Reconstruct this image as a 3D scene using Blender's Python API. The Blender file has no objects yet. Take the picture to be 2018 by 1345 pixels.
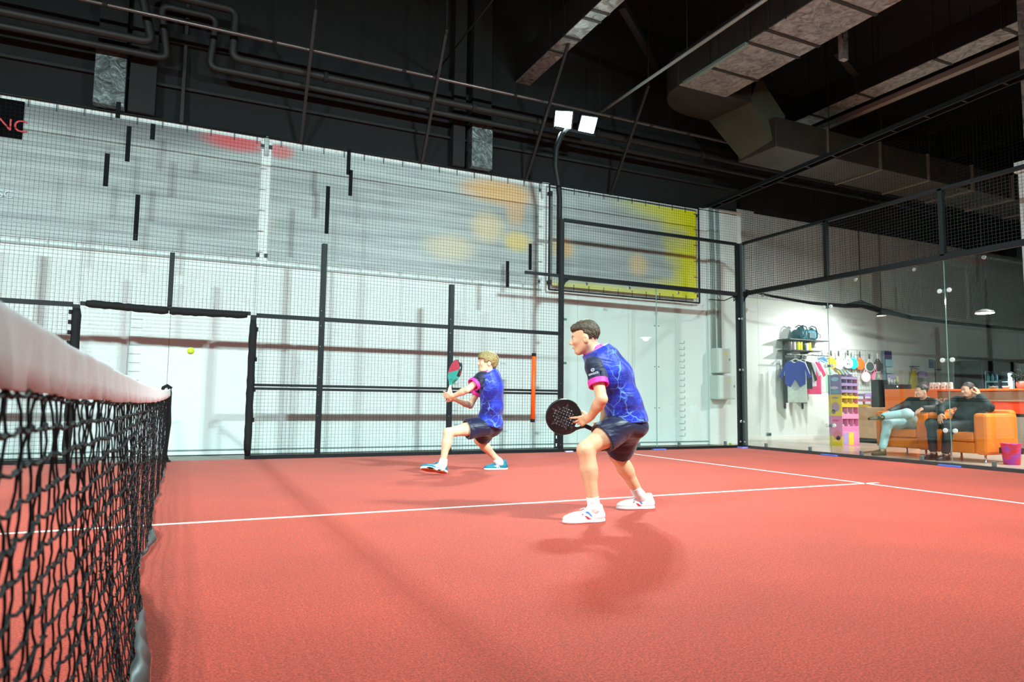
import bpy, math, random
import numpy as np
from mathutils import Vector, Matrix, Euler

random.seed(7)
SC = bpy.context.scene
COL = SC.collection
PI = math.pi

# ------------------------------------------------------------------ camera
CAM_LOC = (0.2370, -5.1973, 0.8460)
CAM_YAW, CAM_PITCH, CAM_ROLL = math.radians(25.3022), math.radians(4.9709), math.radians(0.6959)
CAM_F = 1357.45                       # focal length in pixels of the 2018 px wide frame
fw = Vector((math.sin(CAM_YAW) * math.cos(CAM_PITCH), math.cos(CAM_YAW) * math.cos(CAM_PITCH), math.sin(CAM_PITCH)))
rt = Vector((math.cos(CAM_YAW), -math.sin(CAM_YAW), 0))
up = rt.cross(fw)
r2 = rt * math.cos(CAM_ROLL) + up * math.sin(CAM_ROLL)
u2 = -rt * math.sin(CAM_ROLL) + up * math.cos(CAM_ROLL)
cam = bpy.data.cameras.new('camera')
cam.sensor_fit = 'HORIZONTAL'; cam.sensor_width = 36.0
cam.lens = CAM_F / 2018 * 36
cam.clip_start = 0.05; cam.clip_end = 200
cam.dof.use_dof = True; cam.dof.focus_distance = 7.5; cam.dof.aperture_fstop = 6.0
cam_o = bpy.data.objects.new('camera', cam); COL.objects.link(cam_o)
M = Matrix((r2, u2, -fw)).transposed().to_4x4(); M.translation = Vector(CAM_LOC)
cam_o.matrix_world = M
SC.camera = cam_o

# ------------------------------------------------------------------ world, exposure
w = bpy.data.worlds.new('hall_air'); SC.world = w; w.use_nodes = True
w.node_tree.nodes['Background'].inputs[0].default_value = (0.75, 0.9, 0.9, 1)
w.node_tree.nodes['Background'].inputs[1].default_value = 0.0
SC.view_settings.view_transform = 'Standard'
SC.view_settings.look = 'None'
SC.view_settings.exposure = 0.2
SC.view_settings.gamma = 1.0
SC.view_settings.use_curve_mapping = False

FLOOD_W = 205.0                      # one court flood lamp head
FLOOD_COL = (0.76, 1.0, 0.995)
def flood_light(loc, target, watts=FLOOD_W, spread=104, parent=None):
    l = bpy.data.lights.new('flood_light', 'AREA'); l.shape = 'SQUARE'; l.size = 0.28
    l.energy = watts; l.color = FLOOD_COL; l.spread = math.radians(spread)
    o = bpy.data.objects.new('flood_light', l); COL.objects.link(o)
    o.location = loc
    o.rotation_euler = (Vector(target) - Vector(loc)).to_track_quat('-Z', 'Y').to_euler()
    if parent: 
        bpy.context.view_layer.update()
        o.parent = parent; o.matrix_parent_inverse = parent.matrix_world.inverted()
    return o

# ------------------------------------------------------------------ materials
def lin(c):
    return tuple(((x / 255) / 12.92 if x / 255 <= 0.04045 else ((x / 255 + 0.055) / 1.055) ** 2.4) for x in c[:3]) + (1,)
MATS = {}
def mat(name, rgb, rough=0.6, metal=0.0, noise=0.0, nscale=20, bump=0.0, bscale=60, spec=0.5, emit=None, estr=0.0, coat=0.0):
    """plain procedural material: colour with a little noise variation, optional fine bump"""
    if name in MATS: return MATS[name]
    m = bpy.data.materials.new(name); m.use_nodes = True; MATS[name] = m
    nt = m.node_tree; b = nt.nodes['Principled BSDF']
    b.inputs['Base Color'].default_value = lin(rgb)
    b.inputs['Roughness'].default_value = rough
    b.inputs['Metallic'].default_value = metal
    b.inputs['Specular IOR Level'].default_value = spec
    b.inputs['Coat Weight'].default_value = coat
    if emit is not None:
        b.inputs['Emission Color'].default_value = lin(emit); b.inputs['Emission Strength'].default_value = estr
    if noise or bump:
        tc = nt.nodes.new('ShaderNodeTexCoord')
    if noise:
        n = nt.nodes.new('ShaderNodeTexNoise'); n.inputs['Scale'].default_value = nscale; n.inputs['Detail'].default_value = 4
        nt.links.new(tc.outputs['Object'], n.inputs['Vector'])
        mp = nt.nodes.new('ShaderNodeMapRange'); mp.inputs[1].default_value = 0.3; mp.inputs[2].default_value = 0.7
        mp.inputs[3].default_value = 1 - noise; mp.inputs[4].default_value = 1 + noise
        nt.links.new(n.outputs['Fac'], mp.inputs[0])
        mx = nt.nodes.new('ShaderNodeMix'); mx.data_type = 'RGBA'; mx.blend_type = 'MULTIPLY'; mx.inputs[0].default_value = 1
        mx.inputs[6].default_value = lin(rgb)
        nt.links.new(mp.outputs[0], mx.inputs[7]); nt.links.new(mx.outputs[2], b.inputs['Base Color'])
    if bump:
        n2 = nt.nodes.new('ShaderNodeTexNoise'); n2.inputs['Scale'].default_value = bscale; n2.inputs['Detail'].default_value = 3
        nt.links.new(tc.outputs['Object'], n2.inputs['Vector'])
        bp = nt.nodes.new('ShaderNodeBump'); bp.inputs['Strength'].default_value = bump; bp.inputs['Distance'].default_value = 0.01
        nt.links.new(n2.outputs['Fac'], bp.inputs['Height']); nt.links.new(bp.outputs[0], b.inputs['Normal'])
    return m
def nodes_of(name):
    m = bpy.data.materials.new(name); m.use_nodes = True; MATS[name] = m
    nt = m.node_tree
    return m, nt, nt.nodes['Principled BSDF']
def N(nt, t, **kw):
    n = nt.nodes.new('ShaderNode' + t)
    for k, v in kw.items():
        if k.startswith('i_'):
            key = k[2:]; n.inputs[int(key) if key.isdigit() else key].default_value = v
        else: setattr(n, k, v)
    return n
def ramp(nt, stops, interp='LINEAR'):
    r = nt.nodes.new('ShaderNodeValToRGB'); r.color_ramp.interpolation = interp
    e = r.color_ramp.elements
    e[0].position, e[0].color = stops[0][0], stops[0][1]
    e[1].position, e[1].color = stops[1][0], stops[1][1]
    for p, c in stops[2:]:
        x = e.new(p); x.color = c
    return r

# ------------------------------------------------------------------ mesh builder
class MB:
    def __init__(s): s.v = []; s.f = []
    def add(s, vs, fs):
        o = len(s.v); s.v += [tuple(p) for p in vs]; s.f += [tuple(i + o for i in f) for f in fs]; return s
    def box(s, c, d, rot=None):
        x, y, z = d[0] / 2, d[1] / 2, d[2] / 2
        vs = [Vector(p) for p in ((-x,-y,-z),(x,-y,-z),(x,y,-z),(-x,y,-z),(-x,-y,z),(x,-y,z),(x,y,z),(-x,y,z))]
        if rot is not None: vs = [rot @ p for p in vs]
        vs = [p + Vector(c) for p in vs]
        return s.add(vs, [(0,3,2,1),(4,5,6,7),(0,1,5,4),(1,2,6,5),(2,3,7,6),(3,0,4,7)])
    def bb(s, x0, x1, y0, y1, z0, z1):
        return s.box(((x0+x1)/2,(y0+y1)/2,(z0+z1)/2),(abs(x1-x0),abs(y1-y0),abs(z1-z0)))
    def bar(s, p, q, wd, ht, upv=(0,0,1)):
        p, q = Vector(p), Vector(q); d = (q - p).normalized(); u = Vector(upv)
        if abs(d.dot(u)) > 0.98: u = Vector((1,0,0))
        a = d.cross(u).normalized(); b = a.cross(d)
        vs = []
        for e in (p, q):
            for i, j in ((-1,-1),(1,-1),(1,1),(-1,1)): vs.append(e + a * i * wd / 2 + b * j * ht / 2)
        return s.add(vs, [(3,2,1,0),(4,5,6,7),(0,1,5,4),(1,2,6,5),(2,3,7,6),(3,0,4,7)])
    def tube(s, pts, r, n=8, caps=True):
        pts = [Vector(p) for p in pts]; rr = r if isinstance(r, (list, tuple)) else [r] * len(pts)
        prev = None; vs = []
        for i, p in enumerate(pts):
            d = (pts[min(i+1, len(pts)-1)] - pts[max(i-1, 0)]).normalized()
            if prev is None:
                a = d.cross(Vector((0,0,1))) if abs(d.z) < 0.95 else d.cross(Vector((1,0,0)))
            else: a = prev - d * prev.dot(d)
            a.normalize(); prev = a; b = d.cross(a)
            for k in range(n):
                t = 2 * PI * k / n
                vs.append(p + (a * math.cos(t) + b * math.sin(t)) * rr[i])
        fs = []
        for i in range(len(pts) - 1):
            for k in range(n):
                fs.append((i*n+k, i*n+(k+1)%n, (i+1)*n+(k+1)%n, (i+1)*n+k))
        if caps:
            fs.append(tuple(range(n-1, -1, -1))); fs.append(tuple(range((len(pts)-1)*n, len(pts)*n)))
        return s.add(vs, fs)
    def lathe(s, c, prof, n=20, axis=(0,0,1), caps=True):
        """prof: list of (radius, height along axis)"""
        ax = Vector(axis).normalized(); a = ax.orthogonal().normalized(); b = ax.cross(a); c = Vector(c)
        vs = []
        for r, h in prof:
            for k in range(n):
                t = 2*PI*k/n; vs.append(c + ax*h + (a*math.cos(t) + b*math.sin(t))*r)
        fs = []
        for i in range(len(prof)-1):
            for k in range(n): fs.append((i*n+k, i*n+(k+1)%n, (i+1)*n+(k+1)%n, (i+1)*n+k))
        if caps:
            fs.append(tuple(range(n-1,-1,-1))); fs.append(tuple(range((len(prof)-1)*n, len(prof)*n)))
        return s.add(vs, fs)
    def prism(s, poly, o, ax, ay, az, th):
        """polygon (2-D points) in plane o + x*ax + y*ay, extruded th along az"""
        o, ax, ay, az = Vector(o), Vector(ax), Vector(ay), Vector(az); n = len(poly)
        vs = [o + ax*x + ay*y for x, y in poly] + [o + ax*x + ay*y + az*th for x, y in poly]
        fs = [tuple(range(n-1,-1,-1)), tuple(range(n, 2*n))] + [(i,(i+1)%n,n+(i+1)%n,n+i) for i in range(n)]
        return s.add(vs, fs)
    def grid_surf(s, P):
        """P: rows of points"""
        n = len(P[0]); vs = [p for row in P for p in row]
        fs = [(i*n+j, i*n+j+1, (i+1)*n+j+1, (i+1)*n+j) for i in range(len(P)-1) for j in range(n-1)]
        return s.add(vs, fs)
    def obj(s, name, material, parent=None, smooth=False, bevel=0.0, kind=None, solid=0.0):
        me = bpy.data.meshes.new(name); me.from_pydata(s.v, [], s.f); me.update()
        return link_mesh(name, me, material, parent, smooth, bevel, kind, solid)
def link_mesh(name, me, material, parent=None, smooth=False, bevel=0.0, kind=None, solid=0.0):
    me.materials.append(material)
    if smooth: me.shade_smooth()
    o = bpy.data.objects.new(name, me); COL.objects.link(o)
    if solid:
        md = o.modifiers.new('thick', 'SOLIDIFY'); md.thickness = solid; md.offset = 0
    if bevel:
        md = o.modifiers.new('bevel', 'BEVEL'); md.width = bevel; md.segments = 2; md.limit_method = 'ANGLE'; md.angle_limit = math.radians(40)
    if parent is not None: adopt(o, parent)
    if kind: o['kind'] = kind
    return o
def adopt(o, parent):
    o.parent = parent
    mw = Matrix.Translation(parent.location) if parent.type == 'EMPTY' else Matrix.Identity(4)
    o.matrix_parent_inverse = mw.inverted()
def tag(o, label, cat, group=None):
    o['label'] = label; o['category'] = cat
    if group: o['group'] = group
    return o
def thing(name, label, cat, loc=(0,0,0), group=None):
    o = bpy.data.objects.new(name, None); COL.objects.link(o); o.location = loc; o.empty_display_size = 0.1
    return tag(o, label, cat, group)
def struct(o, label=None):
    o['kind'] = 'structure'
    if label: o['label'] = label
    return o
def dup(root, delta, label=None):
    r = root.copy(); COL.objects.link(r); r.location = Vector(root.location) + Vector(delta)
    if label: r['label'] = label
    for ch in list(root.children):
        c = ch.copy(); COL.objects.link(c); c.parent = r; c.matrix_parent_inverse = ch.matrix_parent_inverse.copy()
        for g in list(ch.children):
            d = g.copy(); COL.objects.link(d); d.parent = c
    return r
def text_obj(name, s, size, material, parent, loc, xdir, ydir, thick=0.001):
    cu = bpy.data.curves.new(name, 'FONT'); cu.body = s; cu.size = size; cu.extrude = thick; cu.align_x = 'CENTER'; cu.align_y = 'CENTER'
    t = bpy.data.objects.new(name, cu); COL.objects.link(t)
    bpy.context.view_layer.update()
    me = bpy.data.meshes.new_from_object(t.evaluated_get(bpy.context.evaluated_depsgraph_get()))
    bpy.data.objects.remove(t); bpy.data.curves.remove(cu)
    x = Vector(xdir).normalized(); y = Vector(ydir).normalized(); z = x.cross(y)
    m4 = Matrix((x, y, z)).transposed().to_4x4(); m4.translation = Vector(loc)
    me.transform(m4); me.materials.clear()
    return link_mesh(name, me, material, parent)

def wires(lines, r):
    """square wires: lines = list of (p, q); one joined mesh of open 4-sided tubes"""
    b = MB()
    for p, q in lines: b.bar(p, q, 2*r, 2*r)
    return b
# ------------------------------------------------------------------ setting: floor, court, walls, roof
def turf_mat():
    m, nt, b = nodes_of('red_turf')
    tc = N(nt, 'TexCoord')
    n1 = N(nt, 'TexNoise', i_Scale=120.0, i_Detail=6.0); n2 = N(nt, 'TexNoise', i_Scale=1.1, i_Detail=5.0); n3 = N(nt, 'TexNoise', i_Scale=38.0, i_Detail=4.0)
    for n in (n1, n2, n3): nt.links.new(tc.outputs['Object'], n.inputs['Vector'])
    r = ramp(nt, [(0.32, lin((140, 30, 16))), (0.66, lin((222, 76, 49)))])
    nt.links.new(n1.outputs['Fac'], r.inputs[0])
    mp = N(nt, 'MapRange', i_1=0.3, i_2=0.7, i_3=0.9, i_4=1.1); nt.links.new(n2.outputs['Fac'], mp.inputs[0])
    mp3 = N(nt, 'MapRange', i_1=0.3, i_2=0.7, i_3=0.88, i_4=1.12); nt.links.new(n3.outputs['Fac'], mp3.inputs[0])
    ml = N(nt, 'Math', operation='MULTIPLY'); nt.links.new(mp.outputs[0], ml.inputs[0]); nt.links.new(mp3.outputs[0], ml.inputs[1])
    mx = N(nt, 'Mix', data_type='RGBA', blend_type='MULTIPLY', i_0=1.0)
    nt.links.new(r.outputs[0], mx.inputs[6]); nt.links.new(ml.outputs[0], mx.inputs[7])
    nt.links.new(mx.outputs[2], b.inputs['Base Color'])
    bp = N(nt, 'Bump', i_Strength=0.7, i_Distance=0.006); nt.links.new(n1.outputs['Fac'], bp.inputs['Height']); nt.links.new(bp.outputs[0], b.inputs['Normal'])
    b.inputs['Roughness'].default_value = 0.85; b.inputs['Specular IOR Level'].default_value = 0.35
    b.inputs['Sheen Weight'].default_value = 0.16; b.inputs['Sheen Roughness'].default_value = 0.5
    b.inputs['Sheen Tint'].default_value = (1, 0.8, 0.74, 1)
    return m
M_turf = turf_mat()
M_line = mat('white_line_paint', (245, 240, 235), 0.8, noise=0.05, nscale=80)
M_conc = mat('grey_concrete', (150, 148, 140), 0.7, noise=0.12, nscale=3)
M_wall = mat('white_wall_panel', (218, 226, 224), 0.62, noise=0.025, nscale=2.2)
M_dark = mat('upper_wall_grey', (8, 10, 10), 0.9, noise=0.25, nscale=1.3)
M_brown = mat('upper_wall_brown', (26, 23, 21), 0.9, noise=0.25, nscale=1.3)
M_roof = mat('black_roof', (13, 12, 12), 0.95, noise=0.3, nscale=0.8)
M_tile = mat('beige_floor_tile', (190, 176, 158), 0.22, noise=0.05, nscale=2)
M_skirt = mat('white_skirting', (226, 228, 224), 0.5)

b = MB().bb(-14, 10.08, -9, 7.2, -0.12, -0.012); struct(b.obj('floor', M_conc), 'grey concrete hall floor')
# lounge floor of square tiles
lf = MB().bb(10.08, 26, -9, 7.2, -0.12, -0.012).obj('floor', M_tile); struct(lf, 'beige tiled lounge floor')
tile = MB().bb(0, 0.594, 0, 0.594, -0.012, 0.0)
tme = None
for i in range(15):
    for j in range(12):
        if tme is None:
            o = tile.obj('tile', M_tile, lf, bevel=0.0); tme = o.data
        else:
            o = bpy.data.objects.new('tile', tme); COL.objects.link(o); o.parent = lf
        o.location = (10.1 + i*0.6, -0.2 + j*0.6, 0)
# far part of the lounge floor stays one slab
struct(MB().bb(10.1, 26, -9, -0.21, -0.012, 0).obj('floor', M_tile), 'beige lounge floor beyond the tiles')
MB_ = MB().bb(19.1, 26, -0.2, 7.0, -0.012, 0); struct(MB_.obj('floor', M_tile), 'beige lounge floor at the far end')

court = struct(MB().bb(-10, 10, -5.06, 5.06, -0.012, 0).obj('court_floor', M_turf), 'red textured court turf')
def line(x0, x1, y0, y1): MB().bb(x0, x1, y0, y1, 0, 0.0022).obj('court_line', M_line, court)
line(0.0, 7.15, -0.022, 0.022); line(-7.15, 0.0, -0.022, 0.022)
line(6.925, 6.975, -5, 5); line(-6.975, -6.925, -5, 5)

# far long wall: upright white panels with recessed joints up to 4.95 m, dark masonry above
wf = struct(MB().bb(-14, 10.95, 6.06, 6.4, 0, 8.6).obj('wall_far', M_dark), 'dark grey upper wall behind the court')
pme = None
x = -13.8
while x < 9.9:
    if pme is None:
        o = MB().bb(0, 1.146, 5.985, 6.06, 0.0, 4.95).obj('panel', M_wall, wf, bevel=0.006); pme = o.data
    else:
        o = bpy.data.objects.new('panel', pme); COL.objects.link(o); o.parent = wf
        md = o.modifiers.new('bevel', 'BEVEL'); md.width = 0.006; md.segments = 2
    o.location.x = x
    x += 1.15
struct(MB().bb(-14, 10.2, 5.965, 5.985, 0.065, 0.08).obj('baseboard_far', mat('grey_base_strip', (120, 138, 136), 0.6)))
MB().bb(-14, 10.95, 5.97, 6.06, 6.15, 6.32).obj('ledge', M_dark, wf)
MB().bb(-14, 10.95, 5.99, 6.06, 5.46, 5.5).obj('ledge', mat('ledge_black', (20, 22, 22), 0.8), wf)

# white pier at the court corner and the lounge wall behind it
pier = struct(MB().bb(10.02, 10.95, 5.93, 7.2, 0, 4.98).obj('wall_pier', M_wall, bevel=0.01), 'white pier by the court corner')
wl = struct(MB().bb(10.95, 26, 7.0, 7.3, 5.4, 8.6).obj('wall_lounge', M_brown), 'brown grey upper lounge wall')
pme = None; x = 10.95
while x < 25.9:
    if pme is None:
        o = MB().bb(0, 1.496, 6.99, 7.2, 0, 5.4).obj('panel', M_wall, wl, bevel=0.005); pme = o.data
    else:
        o = bpy.data.objects.new('panel', pme); COL.objects.link(o); o.parent = wl
        md = o.modifiers.new('bevel', 'BEVEL'); md.width = 0.005; md.segments = 2
    o.location.x = x
    x += 1.5
struct(MB().bb(11.25, 12.25, 6.86, 6.99, 4.3, 5.4).obj('wall_boxing', M_wall, bevel=0.008), 'white box beam on lounge wall')
struct(MB().bb(10.95, 26, 6.975, 6.99, 0, 0.1).obj('baseboard_lounge', M_skirt))
struct(MB().bb(26, 26.3, -9, 7.3, 0, 8.6).obj('wall_right', M_brown), 'far wall of the lounge')
struct(MB().bb(-14.3, -14, -9, 6.4, 0, 8.6).obj('wall_left', mat('plain_white_wall', (205, 212, 210), 0.8)), 'end wall of the hall')
struct(MB().bb(-14, 26, -9.3, -9, 0, 8.6).obj('wall_near', mat('plain_white_wall', (205, 212, 210), 0.8)), 'hall wall behind the camera')
struct(MB().bb(-14.3, 26.3, -9.3, 7.4, 8.6, 8.8).obj('ceiling', M_roof), 'black hall ceiling')
# ------------------------------------------------------------------ court enclosure
M_steel = mat('black_coated_steel', (20, 25, 28), 0.5, noise=0.08, nscale=9, spec=0.25)
M_wire = mat('black_mesh_wire', (24, 32, 34), 0.5)
M_thin = mat('black_netting', (12, 16, 17), 0.8, spec=0.15)
M_foam = mat('black_foam_pad', (10, 13, 14), 0.85, noise=0.2, nscale=30, bump=0.4, bscale=45)
M_chrome = mat('steel_bolt', (215, 228, 228), 0.22, 1.0)
M_blue = mat('blue_glass_pad', (92, 128, 232), 0.55)
def glass_mat():
    m, nt, b = nodes_of('tempered_glass')
    nt.nodes.remove(b)
    out = nt.nodes['Material Output']
    tr = N(nt, 'BsdfTransparent'); tr.inputs[0].default_value = (0.955, 0.985, 0.975, 1)
    gl = N(nt, 'BsdfGlossy'); gl.inputs['Color'].default_value = (0.92, 1, 0.98, 1); gl.inputs['Roughness'].default_value = 0.015
    fr = N(nt, 'Fresnel'); ge_ = N(nt, 'NewGeometry'); mi = N(nt, 'MapRange', i_1=0.0, i_2=1.0, i_3=1.45, i_4=1/1.45)
    nt.links.new(ge_.outputs['Backfacing'], mi.inputs[0]); nt.links.new(mi.outputs[0], fr.inputs['IOR'])
    mx = N(nt, 'MixShader')
    nt.links.new(fr.outputs[0], mx.inputs[0]); nt.links.new(tr.outputs[0], mx.inputs[1]); nt.links.new(gl.outputs[0], mx.inputs[2])
    nt.links.new(mx.outputs[0], out.inputs[0])
    return m
M_glass = glass_mat()
M_edge = mat('glass_edge', (120, 158, 152), 0.25)

def mesh_x(x0, x1, z0, z1, y, r=0.0015, step=0.05):
    L = []
    n = round((x1-x0)/step)
    for i in range(n+1): X = x0 + (x1-x0)*i/n; L.append(((X, y, z0), (X, y, z1)))
    n = round((z1-z0)/step)
    for i in range(n+1): Z = z0 + (z1-z0)*i/n; L.append(((x0, y+0.004, Z), (x1, y+0.004, Z)))
    return wires(L, r)
def mesh_y(y0, y1, z0, z1, x, r=0.0015, step=0.05):
    L = []
    n = round((y1-y0)/step)
    for i in range(n+1): Y = y0 + (y1-y0)*i/n; L.append(((x, Y, z0), (x, Y, z1)))
    n = round((z1-z0)/step)
    for i in range(n+1): Z = z0 + (z1-z0)*i/n; L.append(((x+0.004, y0, Z), (x+0.004, y1, Z)))
    return wires(L, r)

# side fence: posts every 2 m, framed wire mesh, gate gap around the net
FY = 5.0
sf = thing('side_fence', 'black steel side fence of wire mesh bays beyond the net', 'fence', (0, FY, 0))
def post(x, z0, z1, w_=0.075, d_=0.08): MB().bb(x-w_/2, x+w_/2, FY, FY+d_, z0, z1).obj('post', M_steel, sf, bevel=0.006)
def rail(x0, x1, z, h=0.045): MB().bb(x0, x1, FY+0.01, FY+0.055, z-h/2, z+h/2).obj('rail', M_steel, sf, bevel=0.004)
for x, z1 in ((-8, 3), (-6, 3), (-4, 3), (-2, 3), (-1.06, 2), (1.06, 2), (2, 3.12), (4, 2.68), (6, 4.0)): post(x, 0, z1)
post(0, 2.05, 2.78, 0.06, 0.06)
bays = [(-8, -6), (-6, -4), (-4, -2), (-2, -1.06), (1.06, 2), (2, 4), (4, 6)]
for x0, x1 in bays:
    a, c = x0+0.0375, x1-0.0375
    for z0, z1 in ((0.03, 0.975), (1.025, 1.975)):
        mesh_x(a, c, z0, z1, FY+0.03).obj('wire_mesh', M_wire, sf, kind='stuff')
    MB().bb(a, c, FY+0.0, FY+0.05, 0.0, 0.055).obj('rail', M_steel, sf, bevel=0.004)
    rail(a, c, 0.975, 0.035); rail(a, c, 1.025, 0.035); rail(a, c, 2.0, 0.06)
rail(-1.02, 1.02, 2.02, 0.05)
for x0, x1 in ((-8, -4), (-4, 0), (0, 4), (4, 5.96)):
    mesh_x(x0, x1, 2.03, 2.98, FY+0.03).obj('wire_mesh', M_wire, sf, kind='stuff')
rail(5.3, 5.96, 3.0, 0.05)
# bolts on the posts
for x in (-2, 2, 4, 6):
    for z in (0.12, 0.6, 0.9, 1.15, 1.6, 1.9, 2.12):
        MB().lathe((x-0.02, FY, z), [(0.008, 0), (0.006, -0.006)], 8, (0, 1, 0)).obj('bolt', M_chrome, sf)
# slotted bracket at the foot of the post at x = 6
MB().bb(5.87, 5.96, FY+0.01, FY+0.02, 0.06, 0.44).obj('bracket', M_steel, sf)
for z in (0.12, 0.25, 0.38): MB().bb(5.895, 5.915, FY+0.004, FY+0.01, z-0.025, z+0.025).obj('slot', mat('pale_slot', (205, 225, 222), 0.5), sf)

# tall stop netting hung above the fence, with tie lines and dark strips standing in for broken post fragments
sn = thing('stop_net', 'fine square stop netting stretched above the side fence in front of banners', 'netting', (0, FY, 3))
for x0, x1 in ((-8, -4), (-4, 0), (0, 3), (3, 6)):
    mesh_x(x0, x1, 3.0, 4.58, FY+0.035, 0.0012).obj('net_mesh', M_thin, sn, kind='stuff')
mesh_x(6.04, 9.97, 4.02, 4.57, FY+0.035, 0.0012).obj('net_mesh', M_thin, sn, kind='stuff')
MB().tube([(-8, FY+0.035, 4.585), (6, FY+0.035, 4.585), (9.97, FY+0.035, 4.575)], 0.008, 6).obj('top_cable', M_thin, sn)
for x, z0, z1 in ((-0.45, 2.9, 3.52), (-0.83, 3.58, 4.02), (-0.6, 3.95, 4.43), (-0.32, 4.3, 4.52), (-0.74, 4.52, 4.74), (2.02, 3.28, 4.0),
                  (2.31, 4.22, 4.62), (2.35, 3.9, 4.3), (4.98, 2.72, 3.16), (5.4, 3.05, 3.5)):
    MB().bb(x-0.028, x+0.028, FY+0.04, FY+0.05, z0, z1).obj('strap', M_thin, sn)  # dark strips made up in place of post fragments

# glazed side corner: two 3 m panes, mesh above to 4 m
gs = thing('glass_corner_bay', 'two clear glass panes with wire mesh on top beside the side fence', 'glass wall', (8, FY, 0))
for x0, x1 in ((6.05, 7.992), (8.008, 9.93)):
    MB().bb(x0, x1, FY+0.03, FY+0.042, 0.045, 2.95).obj('pane', M_glass, gs)
MB().bb(7.993, 8.007, FY+0.031, FY+0.041, 0.05, 2.95).obj('joint', M_edge, gs)
def rail2(x0, x1, z, h=0.07): MB().bb(x0, x1, FY+0.0, FY+0.06, z-h/2, z+h/2).obj('rail', M_steel, gs, bevel=0.005)
rail2(6.04, 9.935, 2.985, 0.08); rail2(6.04, 9.935, 3.985, 0.055)
MB().bb(6.04, 9.9, FY+0.0, FY+0.06, 0, 0.05).obj('rail', M_steel, gs, bevel=0.004)
mesh_x(6.04, 9.93, 3.03, 3.96, FY+0.03).obj('wire_mesh', M_wire, gs, kind='stuff')
for x in (6.5, 7.4, 8.5, 9.5): MB().lathe((x, FY+0.03, 2.9), [(0.028, 0), (0.028, -0.008), (0.02, -0.012)], 14, (0, 1, 0)).obj('bolt', M_chrome, gs, smooth=False)
for x in (7.05, 7.6, 8.5, 9.6):
    MB().bb(x-0.02, x+0.02, FY+0.01, FY+0.06, 0.05, 0.13).obj('clip', mat('grey_clip', (120, 138, 138), 0.4, 0.6), gs, bevel=0.006)
for z in (0.75, 1.5, 2.25):
    for s in (-0.045, 0.045): MB().lathe((8+s, FY+0.03, z), [(0.012, 0), (0.012, -0.008)], 12, (0, 1, 0)).obj('bolt', mat('grey_clip', (120, 138, 138)), gs)
    MB().bb(6.04, 6.1, FY+0.015, FY+0.03, z-0.02, z+0.02).obj('clip', mat('teal_clip', (60, 110, 104), 0.4), gs)
MB().bb(7.86, 8.14, FY-0.06, FY+0.03, 0.0, 0.02).obj('pad', M_blue, gs, bevel=0.004)
MB().bb(6.06, 6.2, FY-0.05, FY+0.02, 0.0, 0.018).obj('pad', mat('pale_pad', (205, 215, 235), 0.5), gs)
# gusset under the rail at the first glass post
MB().prism([(0, 0), (0.12, 0), (0.04, -0.06), (0, -0.14)], (6.037, FY+0.02, 2.95), (1, 0, 0), (0, 0, 1), (0, 1, 0), 0.01).obj('gusset', M_steel, gs)

# end glass wall along x = 10
GX = 10.0
ge = thing('end_glass_wall', 'tall clear glass end wall with wire mesh top in front of the lounge', 'glass wall', (GX, 0, 0))
ys = [-5, -3, -1, 1, 3, 5]
for y0, y1 in zip(ys[:-1], ys[1:]):
    MB().bb(GX+0.03, GX+0.042, y0+0.008, min(y1-0.008, 4.925), 0.045, 2.95).obj('pane', M_glass, ge)
    mesh_y(y0+0.03, min(y1-0.03, 4.92), 3.03, 3.96, GX+0.03).obj('wire_mesh', M_wire, ge, kind='stuff')
    for t in (0.22, 0.72): 
        y = y0 + (y1-y0)*t
        MB().lathe((GX+0.03, y, 2.885), [(0.03, 0), (0.03, -0.01), (0.022, -0.014)], 14, (1, 0, 0)).obj('bolt', M_chrome, ge)
        MB().bb(GX+0.01, GX+0.06, y-0.02, y+0.02, 0.05, 0.12).obj('clip', mat('grey_clip', (120, 138, 138)), ge, bevel=0.006)
for y in ys[1:-1]:
    MB().bb(GX+0.031, GX+0.041, y-0.004, y+0.004, 0.05, 2.95).obj('joint', M_edge, ge)
    MB().bb(GX+0.0, GX+0.07, y-0.035, y+0.035, 3.0, 4.0).obj('post', M_steel, ge, bevel=0.005)
    MB().bb(GX-0.06, GX+0.03, y-0.15, y+0.15, 0.0, 0.022).obj('pad', M_blue, ge, bevel=0.004)
    for z in (0.5, 1.5, 2.5):
        for s in (-0.07, 0.07):
            MB().lathe((GX+0.03, y+s, z), [(0.034, 0), (0.034, -0.012), (0.026, -0.018)], 16, (1, 0, 0)).obj('disc', mat('frosted_disc', (222, 236, 232), 0.35), ge)
        MB().bb(GX+0.044, GX+0.054, y-0.08, y+0.08, z-0.022, z+0.022).obj('connector', mat('grey_clip', (120, 138, 138)), ge)
MB().bb(GX, GX+0.065, -5, 4.925, 2.945, 3.03).obj('rail', M_steel, ge, bevel=0.005)
MB().bb(GX, GX+0.06, -5, 4.925, 3.96, 4.015).obj('rail', M_steel, ge, bevel=0.005)
MB().bb(GX, GX+0.06, -5, 4.895, 0, 0.05).obj('rail', mat('base_channel', (66, 70, 70), 0.5), ge, bevel=0.004)

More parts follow.
